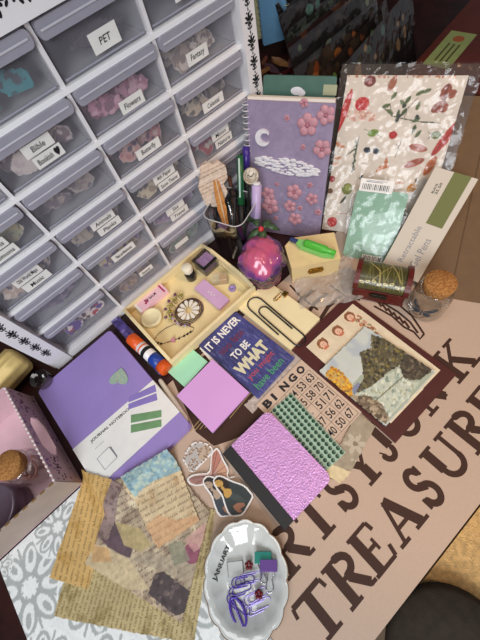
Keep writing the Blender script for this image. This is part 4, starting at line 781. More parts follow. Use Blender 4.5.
# purple art notebook
fr = lean(-.0655, -.0422, -61.7, 16.5, .001); nb = thing('art_notebook', 'purple spiral notebook with raised moon, clouds and pink blossoms leaning on the drawers', 'notebook', fr)
w_, h_ = .127, .204
pic = Pic(w_ - .006, h_, .001, '90829c', w_ / 2 + .003, h_ / 2, 3); pic.noise(.08, .03); pic.noise(.06, .004)
pic.dabs(120, (w_ * .45, w_, 0, h_ * .45), ['a090ae', '9a90b0', 'aa9cb4', '84789a'], .001, .004, .5)
MB().box(.006, w_, 0, h_, -.003, -.0002, mat('lilac_board', '90829c', .6)).canvas(pic, 0).build('cover', nb, fr)
MB().box(.006, w_ - .002, .002, h_ + .0035, -.011, -.0035, mat('cream_pages', 'e2d6c8', .8)).box(.005, w_, 0, h_ + .001, -.0135, -.0115, black).build('pages', nb, fr)
mb = MB()
for k in range(26):
    y = .006 + k * (h_ - .012) / 25; mb.tube([(.0035 + .0065 * math.cos(t), y + .0006 * math.sin(t), -.008 + .011 * math.sin(t)) for t in [i * math.pi / 6 for i in range(12)]], .0007, mat('white_wire', 'd8d4d8', .3), 5, closed=True)
mb.build('spiral_binding', nb, fr)
wt = mat('white_clay', 'd9d6da', .6, var=.05, vs=200, bump=.4, bs=500); pkc = mat('pink_clay', 'bc8892', .5, var=.08, vs=200, bump=.3, bs=500); pkd = mat('rose_clay', 'a86a78', .6)
p = fr.px(263.5, 137); o_ = [(p[0] + .0115 * math.cos(t), p[1] + .0115 * math.sin(t)) for t in [math.radians(40 + 280 * i / 20) for i in range(21)]]; i_ = [(p[0] + .0032 + .0068 * math.cos(t), p[1] + .0066 * math.sin(t)) for t in [math.radians(325 - 290 * i / 20) for i in range(21)]]
MB().prism(o_ + i_, 0, .004, wt).build('moon', nb, fr, bevel=.001)
mb = MB(); r = random.Random(4)
for k in range(230):
    t = r.random(); x = 256 + 62 * t; y = 160 + 12 * t + r.uniform(-9, 9) * (.35 + math.sin(t * 3.14) * .7) * .9; q = fr.px(x, y); mb.ball((q[0], q[1], .0006), r.uniform(.0015, .0036), wt, (1.6, .55, .5), 6)
mb.build('clouds', nb, fr)
def blossom(px, py, R):
    R = R * 1.18
    q = fr.px(px, py); m_ = MB(); a0 = r.uniform(0, 6)
    for k in range(5):
        a_ = a0 + k * 1.2566; m_.ball((q[0] + math.cos(a_) * R * .58, q[1] + math.sin(a_) * R * .58, .0006), R * .44, pkc, (1, 1, .35), 8)
        m_.ball((q[0] + math.cos(a_) * R * .5, q[1] + math.sin(a_) * R * .5, .0012), R * .18, pkd, (1.6 if abs(math.cos(a_)) > .7 else .7, 1, .5), 6)
    m_.ball((q[0], q[1], .002), R * .2, pkd, (1, 1, .5), 6); m_.build('blossom', nb, fr)
for x, y, R in ((307.5, 125, .0125), (326, 115, .0105), (322, 149, .011), (270, 206, .013), (268, 194, .010), (294, 192, .011), (290, 206, .009), (295, 219, .010), (312, 199, .0085), (304, 103, .005), (287, 118, .0035), (303, 147, .0035), (310, 185, .004), (277, 184, .003), (276, 218, .0035), (318, 212, .005), (300, 208, .004)): blossom(x, y, R)
# green folder behind it
fb = lean(-.058 + .88 * .021, -.038 + .474 * .021, -61.7, 18.9, .001); tl_ = mat('teal_cover', '4a6a5e', .45, var=.06)
mb = MB().prism(rrect(.018, .1185, 0, .216, .003), -.004, 0, tl_); q = fb.px(297, 91); mb.flat(circ(q[0], q[1], .009, 14, .005), 0, wt).flat(circ(q[0] + .006, q[1] - .002, .006, 12, .004), .0001, wt); q = fb.px(330, 90); mb.box(q[0] - .009, q[0] + .009, q[1] - .006, q[1] + .006, 0, .0003, mat('olive_tag', 'a8a888', .6))
tag(mb.build('green_notebook', fr=fb), 'dull green notebook edge showing above the purple art notebook', 'notebook')
# botanical paper pack
fr = lean(.0151, -.1419, -60.3, 39.7, .001); fp = thing('botanical_paper_pack', 'clear packet of cream paper printed with mushrooms, leaves, beetles and moths', 'paper pack', fr)
w_, h_ = .157, .221; pic = Pic(w_, h_, .0009, 'd2c6b8', w_ / 2, h_ / 2, 5); pic.noise(.03, .03)
def Q(x, y): return fr.px(x, y)
def leaf(x, y, L, wd, ang, c, c2=None):
    q = Q(x, y); pic.ell(q[0], q[1], L, wd, math.radians(ang), c); e_ = (math.cos(math.radians(ang)) * L, math.sin(math.radians(ang)) * L)
    if c2: pic.line([(q[0] - e_[0], q[1] - e_[1]), (q[0] + e_[0], q[1] + e_[1])], .0008, c2)
def stem(l, c, wd=.0009): pic.line([Q(*p) for p in l], wd, c)
stem([(384, 108), (392, 116), (404, 119), (422, 122), (440, 123)], '4a4a38', .0013); stem([(404, 119), (408, 108), (418, 98)], '4a4a38'); stem([(392, 116), (390, 104)], '4a4a38')
for x, y, a_ in ((394, 96, 60), (386, 106, 20), (390, 112, -30), (408, 100, 60), (403, 103, 150), (420, 93, 30), (427, 91, 25), (418, 106, 80), (404, 112, 60), (416, 120, 30), (414, 129, 80), (418, 134, 60), (398, 114, 90)): leaf(x, y, .0055, .0026, a_, pic.r.choice(['4e5a3a', '5c6a44', '6a7450']), '3a4630')
for x, y in ((399, 116), (397, 120), (417, 117), (404, 106)): q = Q(x, y); pic.ell(q[0], q[1], .0028, .0028, 0, '3a3f3c')
for (x, y, a_) in ((446, 92, 80), (439, 107, 30)): leaf(x, y, .010, .0065, a_, '8a4a3c', '5a2c26')
leaf(452, 94, .006, .005, 30, '94543f', '5a2c26'); leaf(444, 108, .006, .005, 60, '94543f'); stem([(448, 86), (442, 112)], '4a2824')
leaf(436, 135, .0065, .005, 0, '5f6a36', '3a4424'); stem([(428, 132), (432, 135), (428, 139)], '4a4a30'); stem([(444, 132), (440, 135), (444, 139)], '4a4a30')
leaf(418, 148, .013, .0052, -8, 'a05a44', '6a3428'); leaf(414, 163, .014, .0048, 24, '9a4e3a', '6a3428'); leaf(430, 166, .014, .0055, 70, 'b0643c', '7a4028'); leaf(448, 136, .03, .006, 62, 'a83c34', '6a2420')
stem([(402, 138), (398, 150), (395, 157)], '5a4a38'); stem([(399, 147), (396, 144)], '5a4a38')
leaf(384, 167, .008, .0028, 10, 'b06a3c'); leaf(386, 163, .007, .0026, 95, 'b06a3c'); leaf(379, 170, .005, .002, 30, 'b06a3c')
q = Q(412, 188); pic.ell(q[0], q[1], .0075, .0062, .6, 'b07a34'); leaf(416, 180, .004, .0015, 80, '6a4a2c'); leaf(398, 183, .008, .002, 5, 'b08060')
for (x, y) in ((367, 150), (376, 151)): leaf(x, y, .0052, .0042, -10, '26303a', '181e26')
stem([(359, 137), (356, 150), (354, 162), (352, 172)], '3e4a3c', .0016); stem([(356, 148), (346, 156)], '3e4a3c', .0016)
for k in range(8): leaf(356 - k * .4, 142 + k * 4, .004, .0011, 40 if k % 2 else 120, '4e5c4a')
leaf(373, 133, .0080, .0048, 10, '6f8a34', '46591e'); stem([(364, 129), (382, 137)], '5a6a30'); q = Q(393, 135); pic.ell(q[0], q[1], .0058, .0052, 0, 'a82c2c')
q = Q(362, 104); pic.ell(q[0], q[1], .0098, .0090, 0, 'b83030'); pic.dabs(40, (q[0] - .008, q[0] + .008, q[1] - .007, q[1] + .007), ['cc5a52', 'a01c20', 'd88a80'], .0008, .0016, .8)
pic.dabs(60, (Q(346, 117)[0], Q(376, 117)[0], Q(360, 120)[1], Q(360, 111)[1]), ['d0a898', 'c08878', 'dcc0b0'], .001, .003)
leaf(344, 112, .030, .0052, 78, 'b03434', 'd07068'); q = Q(370, 81); pic.ell(q[0], q[1], .008, .007, 0, '6e2c2a'); pic.ell(q[0], q[1] - .002, .003, .003, 0, '9a5a54'); leaf(392, 84, .009, .005, 70, '9a6048')
for (x, y, a_) in ((341, 146, -10), (337, 158, 12), (335, 164, 20), (338, 144, -20)): leaf(x, y, .0065, .0022, a_, 'b87850')
for (x, y, rr_) in ((332, 179, .0048), ): q = Q(x, y); pic.ell(q[0], q[1], rr_, rr_, 0, '9a2c30')
q = Q(330, 191); pic.ell(q[0], q[1], .0048, .0042, 0, '6a4a34'); q = Q(347, 189); pic.ell(q[0], q[1], .0082, .0088, 0, '6c7236'); pic.ell(q[0] + .001, q[1] + .002, .005, .005, 0, '8c9250'); leaf(343, 200, .007, .002, 60, '4a4a38'); leaf(361, 177, .004, .0016, 45, '2c3230')
q = Q(332, 222); pic.ell(q[0], q[1], .0082, .0082, 0, 'b02a2c'); pic.dabs(26, (q[0] - .006, q[0] + .006, q[1] - .006, q[1] + .006), ['d88a84', 'cc5a52'], .0006, .0012)
q = Q(322, 213); pic.ell(q[0], q[1], .004, .010, 0, 'a83038'); pic.line([Q(332, 212), Q(356, 215)], .0008, 'c08878')
pic.dabs(40, (0, w_, h_ - .002, h_), ['b07a58', 'c09070', 'a86a50'], .001, .002)
MB().box(0, w_, 0, h_, -.006, -.0002, wpaper).canvas(pic, 0).build('printed_sheets', fp, fr)
F2 = fr.M @ Matrix.Translation((w_ / 2 + .002, h_ / 2 + .006, .0015)); crumple(.182, .238, .0018, .007, 3, cell).build('wrapper', fp, F2)
F3 = fr.M @ Matrix.Translation((w_ / 2 + .002, h_ / 2 + .006, -.0075)); MB().box(-.091, .091, -.119, .119, 0, .0004, mat('wrapper_back', '5a4c44', .25, alpha=.30)).build('wrapper_back', fp, F3)
# kraft board
kf = lean(.048, -.394, -60, 66, .001); kr = mat('kraft_board', '6a5036', .75, var=.06, vs=60)
tag(MB().prism(rrect(-.076, .10, 0, .30, .006), -.003, 0, kr).box(-.030, -.0285, .02, .28, 0, .0006, mat('kraft_crease', '5c442c', .8)).build('kraft_board', fr=kf), 'brown kraft board leaning behind the gel pens carton', 'cardboard')
# mint booklet
fr = lean(-.0057, -.2045, -62.3, 45, .001); mn = thing('mint_notebook', 'mint green booklet with barcode sticker in glossy clear wrap', 'notebook', fr); mi = mat('mint_cover', '7ea68c', .35, var=.03, coat=.4)
w_, h_ = .0735, .105
MB().prism(rrect(0, w_, 0, h_, .006), -.004, 0, mi).build('cover', mn, fr, bevel=.0008)
bc = MB().box(.002, .050, h_ - .004, h_ + .014, .0004, .0008, wpaper); rb = random.Random(3)
for k in range(16): x = .006 + k * .0025; bc.box(x, x + rb.uniform(.0005, .0015), h_ - .001, h_ + .007, .0008, .0010, ink)
bc.box(.010, .034, h_ + .0095, h_ + .0105, .0008, .001, gr).box(.010, .040, h_ + .0115, h_ + .0122, .0008, .001, gr).build('barcode_sticker', mn, fr)
b2 = MB().box(.030, .062, -.001, .008, .0004, .0007, wpaper)
for k in range(12): x = .032 + k * .0023; b2.box(x, x + rb.uniform(.0005, .0014), .0, .007, .0007, .0009, ink)
b2.build('barcode_sticker', mn, fr)
crumple(w_ + .012, h_ + .012, .0018, .009, 9, cell).build('wrapper', mn, fr.M @ Matrix.Translation((w_ / 2, h_ / 2, .0015)))
# gel pens carton
fr = lean(.0317, -.2614, -79, 55, .03); gp = thing('pen_carton', 'white carton with olive panel reading Retractable Gel Pens', 'box', fr); w_, h_ = .0575, .124; ol = mat('olive_panel', '6a6e38', .5)
MB().box(0, w_, -.03, h_, -.012, 0, mat('carton_white', 'cdc2b2', .5)).build('carton', gp, fr, bevel=.0006)
q = fr.pxs([(450, 178), (470, 182), (441, 229), (427, 223)]); x0 = (q[0][0] + q[3][0]) / 2; x1 = (q[1][0] + q[2][0]) / 2; yb = (q[2][1] + q[3][1]) / 2
m_ = MB().box(x0, x1, yb, h_, 0, .0003, ol)
m_.text('Retractable', x0 - .0015, -.012, .0003, 1, gr, math.pi / 2, fit=(yb + .005, .008)).text('Gel Pens', x1 - .004, -.012, .0003, 1, gr, math.pi / 2, fit=(yb * .62 + .012, .0105)).text('25.50', x0 - .006, h_ - .034, .0003, 1, ink, math.pi / 2, fit=(.016, .0035), bold=.01).text('BLACK', x0 - .011, h_ - .034, .0003, 1, ink, math.pi / 2, fit=(.014, .003), bold=.01)
m_.build('printing', gp, fr)
# trinket chest
cf = Fr(np.array([-.040, -.2965, 0]) + np.array([.88, .47, 0]) * .025, (math.cos(math.radians(-62)), math.sin(math.radians(-62)), 0), (-math.sin(math.radians(-62)), math.cos(math.radians(-62)), 0), (0, 0, 1))
ct = thing('trinket_chest', 'small dark red wooden chest with domed green leaf patterned lid', 'box', cf); rw = mat('dark_red_wood', '5a1a14', .35, var=.25, vs=60, bump=.15, bs=200); dm = mat('aged_metal', '4a4238', .4, .8, var=.3, vs=300)
a, d_ = .036, .024
MB().box(-a, a, -d_, d_, .001, .026, rw).box(-a - .001, a + .001, -d_ - .001, d_ + .001, .001, .005, rw).build('body', ct, cf, bevel=.0008)
for s in (-1, 1):
    pl = [(-d_ - .0015, .0265)] + [((d_ + .002) * math.cos(t), .030 + .019 * math.sin(t)) for t in [math.pi - math.pi * i / 14 for i in range(15)]] + [(d_ + .0015, .0265)]
    T = cf.M @ Matrix.Translation((s * (a - .0015), 0, 0)) @ Matrix.Rotation(math.pi / 2, 4, 'Z') @ Matrix.Rotation(math.pi / 2, 4, 'X'); MB().prism(pl, -.0035, .0035, rw).build('lid_band', ct, T, bevel=.0008)
pic = Pic(2 * a - .010, math.pi * .0235, .0007, '4a4624', 0, math.pi * .0235 / 2, 6); pic.noise(.15, .005); bw = 2 * a - .010; bh = math.pi * .0235
for k in range(26):
    x = pic.r.uniform(-bw / 2, bw / 2); pts = [(x + .012 * k2 / 6 * (1 if k % 2 else -1), bh * (.1 + k2 * .14)) for k2 in range(7)]; pic.line(pts, .0007, pic.r.choice(['84803e', '3c3a1e', '9c9452']), .8)
for k in range(8): pic.ell(-bw / 2 + .004 + k * .008, bh * .20 + (k % 3) * .002, .0034, .0022, .6 * (k % 2 * 2 - 1), 'c8bc82'); pic.ell(-bw / 2 + .004 + k * .008, bh * .20 + (k % 3) * .002, .0018, .0010, .6 * (k % 2 * 2 - 1), '6c6a34')
for l, c in ((((-bw / 2, bh * .75), (bw * .1, bh * .80), (bw * .25, bh * .55), (bw * .4, bh * .3)), 'a09454'), (((-bw * .35, bh * .7), (-bw * .1, bh * .5), (-bw * .05, bh * .25)), 'b0a060'), (((-bw * .2, bh * .3), (bw * .1, bh * .62), (bw * .15, bh * .7)), '8a8048')): pic.line(l, .0014, c)
MB().canvas(pic, 0, CANVG, fn=lambda x, y: (x, -.0235 * math.cos(y / .0235), .0285 + .0172 * math.sin(y / .0235))).build('lid_panel', ct, cf)
m_ = MB().prism([(-.011, 0), (.011, 0), (.013, .006), (.007, .012), (-.007, .012), (-.013, .006)], 0, .0012, mat('clasp_plate', '2c2620', .5, .6))
for k in range(7): m_.tube([(-.010 + k * .0033 + .002 * math.cos(t), .006 + .003 * math.sin(t), .0016) for t in [i * math.pi / 4 for i in range(8)]], .0006, dm, 5, closed=True)
m_.build('clasp', ct, cf.M @ Matrix.Translation((0, -d_ - .0005, .012)) @ Matrix.Rotation(math.pi / 2 - .0, 4, 'X'))
# cork jar
def cork_jar(x, y, s, lab, cat, prof_fill=None):
    jf = flatf(x, y, .0); t_ = thing('cork_jar', lab, 'jar', jf); M = jf.M @ Matrix.Diagonal((s, s, s, 1)); gj = film('thin_jar_glass', .05, .7, .1, 60, 'fbfbf8', .05)
    MB().lathe([(.0005, .0015), (.021, .0015), (.0245, .004), (.025, .010), (.025, .038), (.0235, .044), (.0195, .048), (.0185, .051), (.0195, .0525), (.0215, .054), (.0215, .0575), (.0195, .0585)], gj, 40).build('glass', t_, M)
    ck = mat('cork', '8a5628', .85, col2='b88448', vs=420, bump=.6, bs=500)
    MB().lathe([(.0005, .052), (.0175, .052), (.0182, .055), (.0192, .0600), (.0198, .0680), (.0190, .0695), (.0005, .0697)], ck, 32).build('cork', t_, M); return t_, jf, M
jt, jf, JM = cork_jar(-.002, -.352, 1.0, 'glass jar with cork lid and grey butterfly print beside the chest', 'jar')
an = math.atan2(CC[1] + .352, CC[0] + .002); bm = mat('grey_butterfly_print', '38424a', .5, alpha=.999)
m_ = MB(); R_ = .0254
def onj(u, v): return (R_ * math.cos(an + u * 1.35 / R_), R_ * math.sin(an + u * 1.35 / R_), .006 + v * 1.25)
for s in (1, -1):
    for poly in ([(.0008, .018), (.004, .022), (.010, .028), (.013, .028), (.012, .022), (.008, .018)], [(.0008, .017), (.007, .017), (.010, .013), (.007, .009), (.003, .011)]):
        m_.add([onj(s * u, v) for u, v in poly], [tuple(range(len(poly)))], bm)
m_.add([onj(-.0008, .010), onj(.0008, .010), onj(.0006, .021), onj(-.0006, .021)], [(0, 1, 2, 3)], bm); m_.build('butterfly_print', jt, jf, solid=.0001)
# wooden hexagonal box with clasp
top = [tuple(W(x, y, .042)[:2]) for x, y in ((285, 246), (291.7, 268.3), (340.5, 258.5), (334, 232.5), (314, 235), (292, 238))]; cx = sum(p[0] for p in top) / 6; cy = sum(p[1] for p in top) / 6; hf = flatf(cx, cy, 0)
hb = thing('wooden_box', 'pale unpainted wooden box with gold clasp and green tape runner on top', 'box', hf); pw = mat('pale_box_wood', 'dfc691', .6, var=.05, vs=50, bump=.1); rel = [(x - cx, y - cy) for x, y in top]
MB().prism(rel, .001, .026, pw).build('box_base', hb, hf, bevel=.0008); MB().prism([(x * 1.01, y * 1.01) for x, y in rel], .0265, .042, pw).build('lid', hb, hf, bevel=.0008)
e = np.array(rel[2]) - np.array(rel[1]); e = e / np.linalg.norm(e); mid = (np.array(rel[1]) + np.array(rel[2])) / 2; nrm = np.array([e[1], -e[0]]); nrm = -nrm if nrm @ mid < 0 else nrm
KM = hf.M @ Matrix(((e[0], 0, nrm[0], mid[0] + nrm[0] * .001), (e[1], 0, nrm[1], mid[1] + nrm[1] * .001), (0, 1, 0, .025), (0, 0, 0, 1))) @ Matrix.Diagonal((1.25, 1.4, 1, 1))
m_ = MB().prism([(-.008, -.004), (.008, -.004), (.010, 0), (.008, .005), (-.008, .005), (-.010, 0)], 0, .001, gold)
for k in range(5): m_.tube([(-.006 + k * .003 + .002 * math.cos(t), .002 * math.sin(t) + .001, .0013) for t in [i * math.pi / 4 for i in range(8)]], .0005, gold, 5, closed=True)
m_.build('clasp', hb, KM)
# green tape runner on the box
A = W(297, 240, .052); Bp = W(335, 254, .050); d = Bp - A; L = math.hypot(d[0], d[1]); yaw = math.atan2(d[1], d[0]); gf = Matrix.Translation((A[0], A[1], .0495)) @ Matrix.Rotation(yaw, 4, 'Z')
lime = mat('lime_plastic', '84d070', .3, var=.04, coat=.5, alpha=.92); lime2 = mat('lime_dark', '52b43a', .25)
tr = thing('tape_runner', 'lime green tape runner with blue tip lying on the wooden box', 'tape runner', gf)
MB().prism([(0, -.004), (.01, -.0085), (L * .75, -.009), (L, -.004), (L, .003), (L * .7, .008), (.012, .008), (0, .004)], -.0065, .000, lime).build('body', tr, gf, bevel=.002)
MB().lathe([(.0005, 0), (.0055, .001), (.006, .004), (.006, L * .55), (.004, L * .62), (.004, L * .8), (.0005, L * .82)], lime2, 18).build('spool_case', tr, gf @ Matrix.Translation((L * .2, 0, .003)) @ Matrix.Rotation(math.pi / 2, 4, 'Y'))
MB().box(-.012, .001, -.003, .003, -.004, .002, mat('clear_navy', '2c3a68', .2)).build('tip', tr, gf, bevel=.001)
# plastic bag round the box
c = W(325, 285, .0); bf = flatf(c[0], c[1], .001, math.radians(-35))
tag(crumple(.095, .080, .013, .0055, 21, mat('bag_plastic', 'c8c0b6', .15, alpha=.42, bump=.6, bs=60)).build('plastic_bag', fr=bf), 'crumpled clear plastic bag in front of the pale wooden box', 'bag')
# pen cup
pc = flatf(-.104, -.062, 0, math.radians(20)); cup = thing('pen_cup', 'clear rounded square plastic cup full of pens and stickers', 'cup', pc); cg = film('cup_plastic', .10, .8, .1, 40, 'e0e0e2', .06)
m_ = MB()
def ring(hw, z): return [(x, y, z) for x, y in rrect(-hw, hw, -hw, hw, hw * .42, 5)]
ls = [ring(.028, .002), ring(.030, .004), ring(.034, .098), ring(.0345, .100), ring(.0335, .100), ring(.029, .006), ring(.027, .005)]; n_ = len(ls[0]); vs = [v for l in ls for v in l]
fs = [(i * n_ + k, i * n_ + (k + 1) % n_, (i + 1) * n_ + (k + 1) % n_, (i + 1) * n_ + k) for i in range(6) for k in range(n_)]; m_.add(vs, fs, cg, True); m_.add(ls[0], [tuple(range(n_))], cg); m_.add(ls[-1], [tuple(range(n_))], cg)
m_.build('cup_wall', cup, pc); MB().tube(ring(.0342, .1003), .0008, mat('cup_rim', 'd8d8da', .15, alpha=.7), 6, closed=True).build('rim', cup, pc)
def stick(base, tip):
    b_ = Vector(base); t_ = Vector(tip); d = (t_ - b_); return Matrix.Translation(b_) @ d.to_track_quat('Z', 'Y').to_matrix().to_4x4(), d.length
def pen(name, lab, base, tip, r_, segs, cat='pen'):
    M, L = stick(base, tip); t_ = thing(name, lab, cat, M)
    for nm, z0, z1, ra, rb_, m in segs: MB().lathe([(.0004, z0 * L), (r_ * ra, z0 * L + .0004), (r_ * (ra * .5 + rb_ * .5), (z0 + z1) / 2 * L), (r_ * rb_, z1 * L - .0004), (.0004, z1 * L)], m, 16).build(nm, t_, M)
    return t_, M, L
dg = mat('dark_green_plastic', '1f5a34', .3); vi = mat('violet_plastic', '3a2680', .3); lvp = mat('lavender_plastic', 'b8a4cc', .35); T_ = lambda x, y, z: tuple(W(x, y, z))
pen('green_pen', 'dark green pen with pale clip standing in the cup', (-.120, -.085, .008), T_(240, 155, .140), .0055, [('barrel', 0, .55, .8, 1, black), ('cap', .552, 1, 1, .9, dg)])
MB().box(-.0012, .0012, .0052, .0068, .10, .155, mat('pale_clip', 'b8ccc0', .3)).build('clip', bpy.data.objects['green_pen'], stick((-.120, -.085, .008), T_(240, 155, .140))[0])
pen('violet_pen', 'pen with violet top leaning at the notebook edge in the cup', (-.098, -.078, .008), T_(246, 146, .140), .0058, [('barrel', 0, .78, .8, 1, black), ('cap', .782, 1, 1, .95, vi)])
pen('black_pen', 'thin black pen with silver marks beside the lavender marker', (-.092, -.088, .008), T_(250, 186, .118), .005, [('barrel', 0, .5, .9, 1, black), ('silver_band', .502, .54, 1.05, 1.05, steel), ('cap', .542, 1, 1, .9, black)])
pen('lavender_marker', 'thick lavender marker standing at the front of the cup', (-.100, -.096, .008), T_(256.7, 182, .125), .0075, [('barrel', 0, .45, .9, 1, lvp), ('cap', .452, .97, 1.02, .98, lvp), ('end_cap', .972, 1, .8, .7, wt)], 'marker')
pen('brown_pen', 'slim brown pen in the middle of the cup', (-.112, -.08, .008), T_(229, 176, .112), .004, [('barrel', 0, 1, 1, .8, mat('brown_plastic', '4a2c20', .4))])
pen('black_marker', 'short black marker low in the cup', (-.124, -.062, .008), T_(222, 190, .105), .005, [('barrel', 0, 1, 1, .9, black)], 'marker')
c = T_(251, 176, .132); M, L = stick((-.090, -.070, .01), c); ws = thing('wax_seal_stamp', 'round bronze seal stamp head above the cup', 'stamp', M)
MB().lathe([(.0004, 0), (.004, .001), (.004, L - .010), (.0004, L - .01)], dm, 14).build('handle', ws, M)
d = Vector(CC) - Vector(c); HM = Matrix.Translation(c) @ d.to_track_quat('Z', 'Y').to_matrix().to_4x4(); bz = mat('pale_bronze', '8c8070', .4, .6, var=.15, vs=300, bump=.4)
MB().lathe([(.0004, -.003), (.0115, -.003), (.0120, 0), (.0110, .0015), (.0095, .0008), (.0004, .0008)], bz, 28).tube([(-.005, .002, .001), (0, -.001, .001), (.005, .003, .001)], .0006, dm, 5).build('head', ws, HM)
# feather marker and sticker pack in the cup
M, L = stick((-.132, -.075, .01), T_(212, 164, .155)); fe = thing('feather_pen', 'orange brown feather pen with dark middle at the left of the cup', 'feather', M)
fr_ = random.Random(8); pl = [(0, 0)] + [(.007 * math.sin(min(1, (k + 1) / 14) * 2.9) + fr_.uniform(-.0008, .0008), L * (.25 + .75 * k / 14)) for k in range(15)]; pl = pl + [(-x * .9, y) for x, y in reversed(pl[1:])]
FM = M @ Matrix.Rotation(math.pi / 2, 4, 'X') @ Matrix.Rotation(.3, 4, 'Y'); MB().prism(pl, -.0008, .0008, mat('rust_feather', 'a86a30', .7, col2='c48a48', vs=200)).prism([(x * .5, y * .9 + .01) for x, y in pl], .0009, .0014, mat('dark_feather', '3c2418', .7, var=.3, vs=300)).build('vane', fe, FM)
MB().tube([(0, 0, 0), (0, 0, L * 1.03)], .0012, mat('quill', 'c8b8a0', .5), 8).build('quill', fe, M)
sf = lean(-.140, -.026, -25, 4, .045); pts = sf.pxs([(200, 166), (206, 161), (213, 164), (218, 160), (226, 166), (228, 178), (224, 184), (228, 192), (222, 208), (206, 206), (198, 188), (200, 178)])
pic = pic_for(pts, .0008, 'd8c4b0', 4); pic.noise(.12, .004)
for k in range(14): y = pic.y[0] + (pic.y[-1] - pic.y[0]) * k / 14; pic.line([(pic.x[0], y), (pic.x[-1], y + .006)], .0012, pic.r.choice(['a8806a', 'c8a08c', '8a6a58', 'e8dccc']), .8)
pic.keep(pts); tag(MB().canvas(pic, 0).build('sticker_bundle', fr=sf, solid=.002), 'bundle of pink and tan striped paper stickers in the left of the cup', 'stickers')
c = T_(230, 200, .098); sc = thing('scissors', 'small black handled scissors standing point down in the cup', 'scissors', Matrix.Translation((-.118, -.070, .01)))
for s in (-1, 1):
    q = T_(228 + s * 6, 193, .100); MB().tube([(q[0] + .0075 * math.cos(t) * .6, q[1] + .0075 * math.cos(t) * -.6, q[2] + .009 * math.sin(t)) for t in [i * math.pi / 8 for i in range(16)]], .0014, black, 8, closed=True).tube([(q[0], q[1], q[2] - .009), (-.118, -.072, .05)], .002, black, 8).build('handle', sc, Matrix())
    MB().tube([(-.118, -.072, .052), (-.118 + s * .003, -.068, .012)], [.0022, .0006], steel, 6).build('blade', sc, Matrix())
# berry ornament
c0 = (-.120, -.137); bf = flatf(c0[0], c0[1], 0); by = thing('berry_ornament', 'swirled pink and purple glitter berry with green leaves on a dark glass jar', 'ornament', bf)
m = bpy.data.materials.new('pink_purple_swirl'); m.use_nodes = True; nt = m.node_tree; b = nt.nodes['Principled BSDF']; b.inputs['Roughness'].default_value = .22; b.inputs['Coat Weight'].default_value = .5
tc = nt.nodes.new('ShaderNodeTexCoord'); nz = nt.nodes.new('ShaderNodeTexNoise'); nz.inputs['Scale'].default_value = 30; nt.links.new(tc.outputs['Object'], nz.inputs['Vector']); sx = nt.nodes.new('ShaderNodeSeparateXYZ'); nt.links.new(tc.outputs['Object'], sx.inputs[0])
ma = nt.nodes.new('ShaderNodeMath'); ma.operation = 'MULTIPLY_ADD'; ma.inputs[1].default_value = 24; ma.inputs[2].default_value = -1.85; nt.links.new(sx.outputs['Z'], ma.inputs[0]); mm = nt.nodes.new('ShaderNodeMath'); mm.operation = 'MULTIPLY_ADD'; mm.inputs[1].default_value = 1.9; nt.links.new(nz.outputs['Fac'], mm.inputs[0]); nt.links.new(ma.outputs[0], mm.inputs[2])
cr = nt.nodes.new('ShaderNodeValToRGB'); cr.color_ramp.elements[0].position = .1; cr.color_ramp.elements[0].color = L4('241c3c'); cr.color_ramp.elements[1].position = .95; cr.color_ramp.elements[1].color = L4('c4587a'); e_ = cr.color_ramp.elements.new(.5); e_.color = L4('6c3a80'); nt.links.new(mm.outputs[0], cr.inputs[0]); nt.links.new(cr.outputs[0], b.inputs['Base Color'])
vs = []; n1, n2 = 28, 48
for i in range(n1 + 1):
    ph = math.pi * i / n1
    for k in range(n2): t = 2 * math.pi * k / n2; R_ = .0365 * (1 + .22 * mnoise.noise(Vector((math.sin(ph) * math.cos(t) * 1.7, math.sin(ph) * math.sin(t) * 1.7, math.cos(ph) * 1.7 + 4))) + .10 * mnoise.noise(Vector((math.sin(ph) * math.cos(t) * 4.5, math.sin(ph) * math.sin(t) * 4.5, math.cos(ph) * 4.5)))) * (1 + .12 * math.cos(t - .8) ** 4 * math.sin(ph)); vs.append((R_ * math.sin(ph) * math.cos(t), R_ * math.sin(ph) * math.sin(t), .048 - R_ * math.cos(ph) * .80))
MB().add(vs, [(i * n2 + k, i * n2 + (k + 1) % n2, (i + 1) * n2 + (k + 1) % n2, (i + 1) * n2 + k) for i in range(n1) for k in range(n2)], m, True).build('berry', by, bf)
jm = mat('dark_patterned_glass', '3a2c34', .12, coat=.7, col2='6a4a50', vs=110); MB().lathe([(.0005, .001), (.020, .001), (.026, .005), (.030, .014), (.0295, .022), (.027, .030), (.02, .034)], jm, 36).build('jar', by, bf)
mb = MB()
for k in range(9):
    t = k * .7; mb.tube([(.0292 * math.cos(t + .012 / .029 * math.cos(q)), .0292 * math.sin(t + .012 / .029 * math.cos(q)), .016 + .008 * math.sin(q)) for q in [i * math.pi / 6 for i in range(12)]], .0008, mat('rose_relief', '9a5a6a', .35), 5, closed=True)
mb.build('relief', by, bf)
lf = mat('dark_green_leaf', '3a5234', .4, var=.15, vs=200)
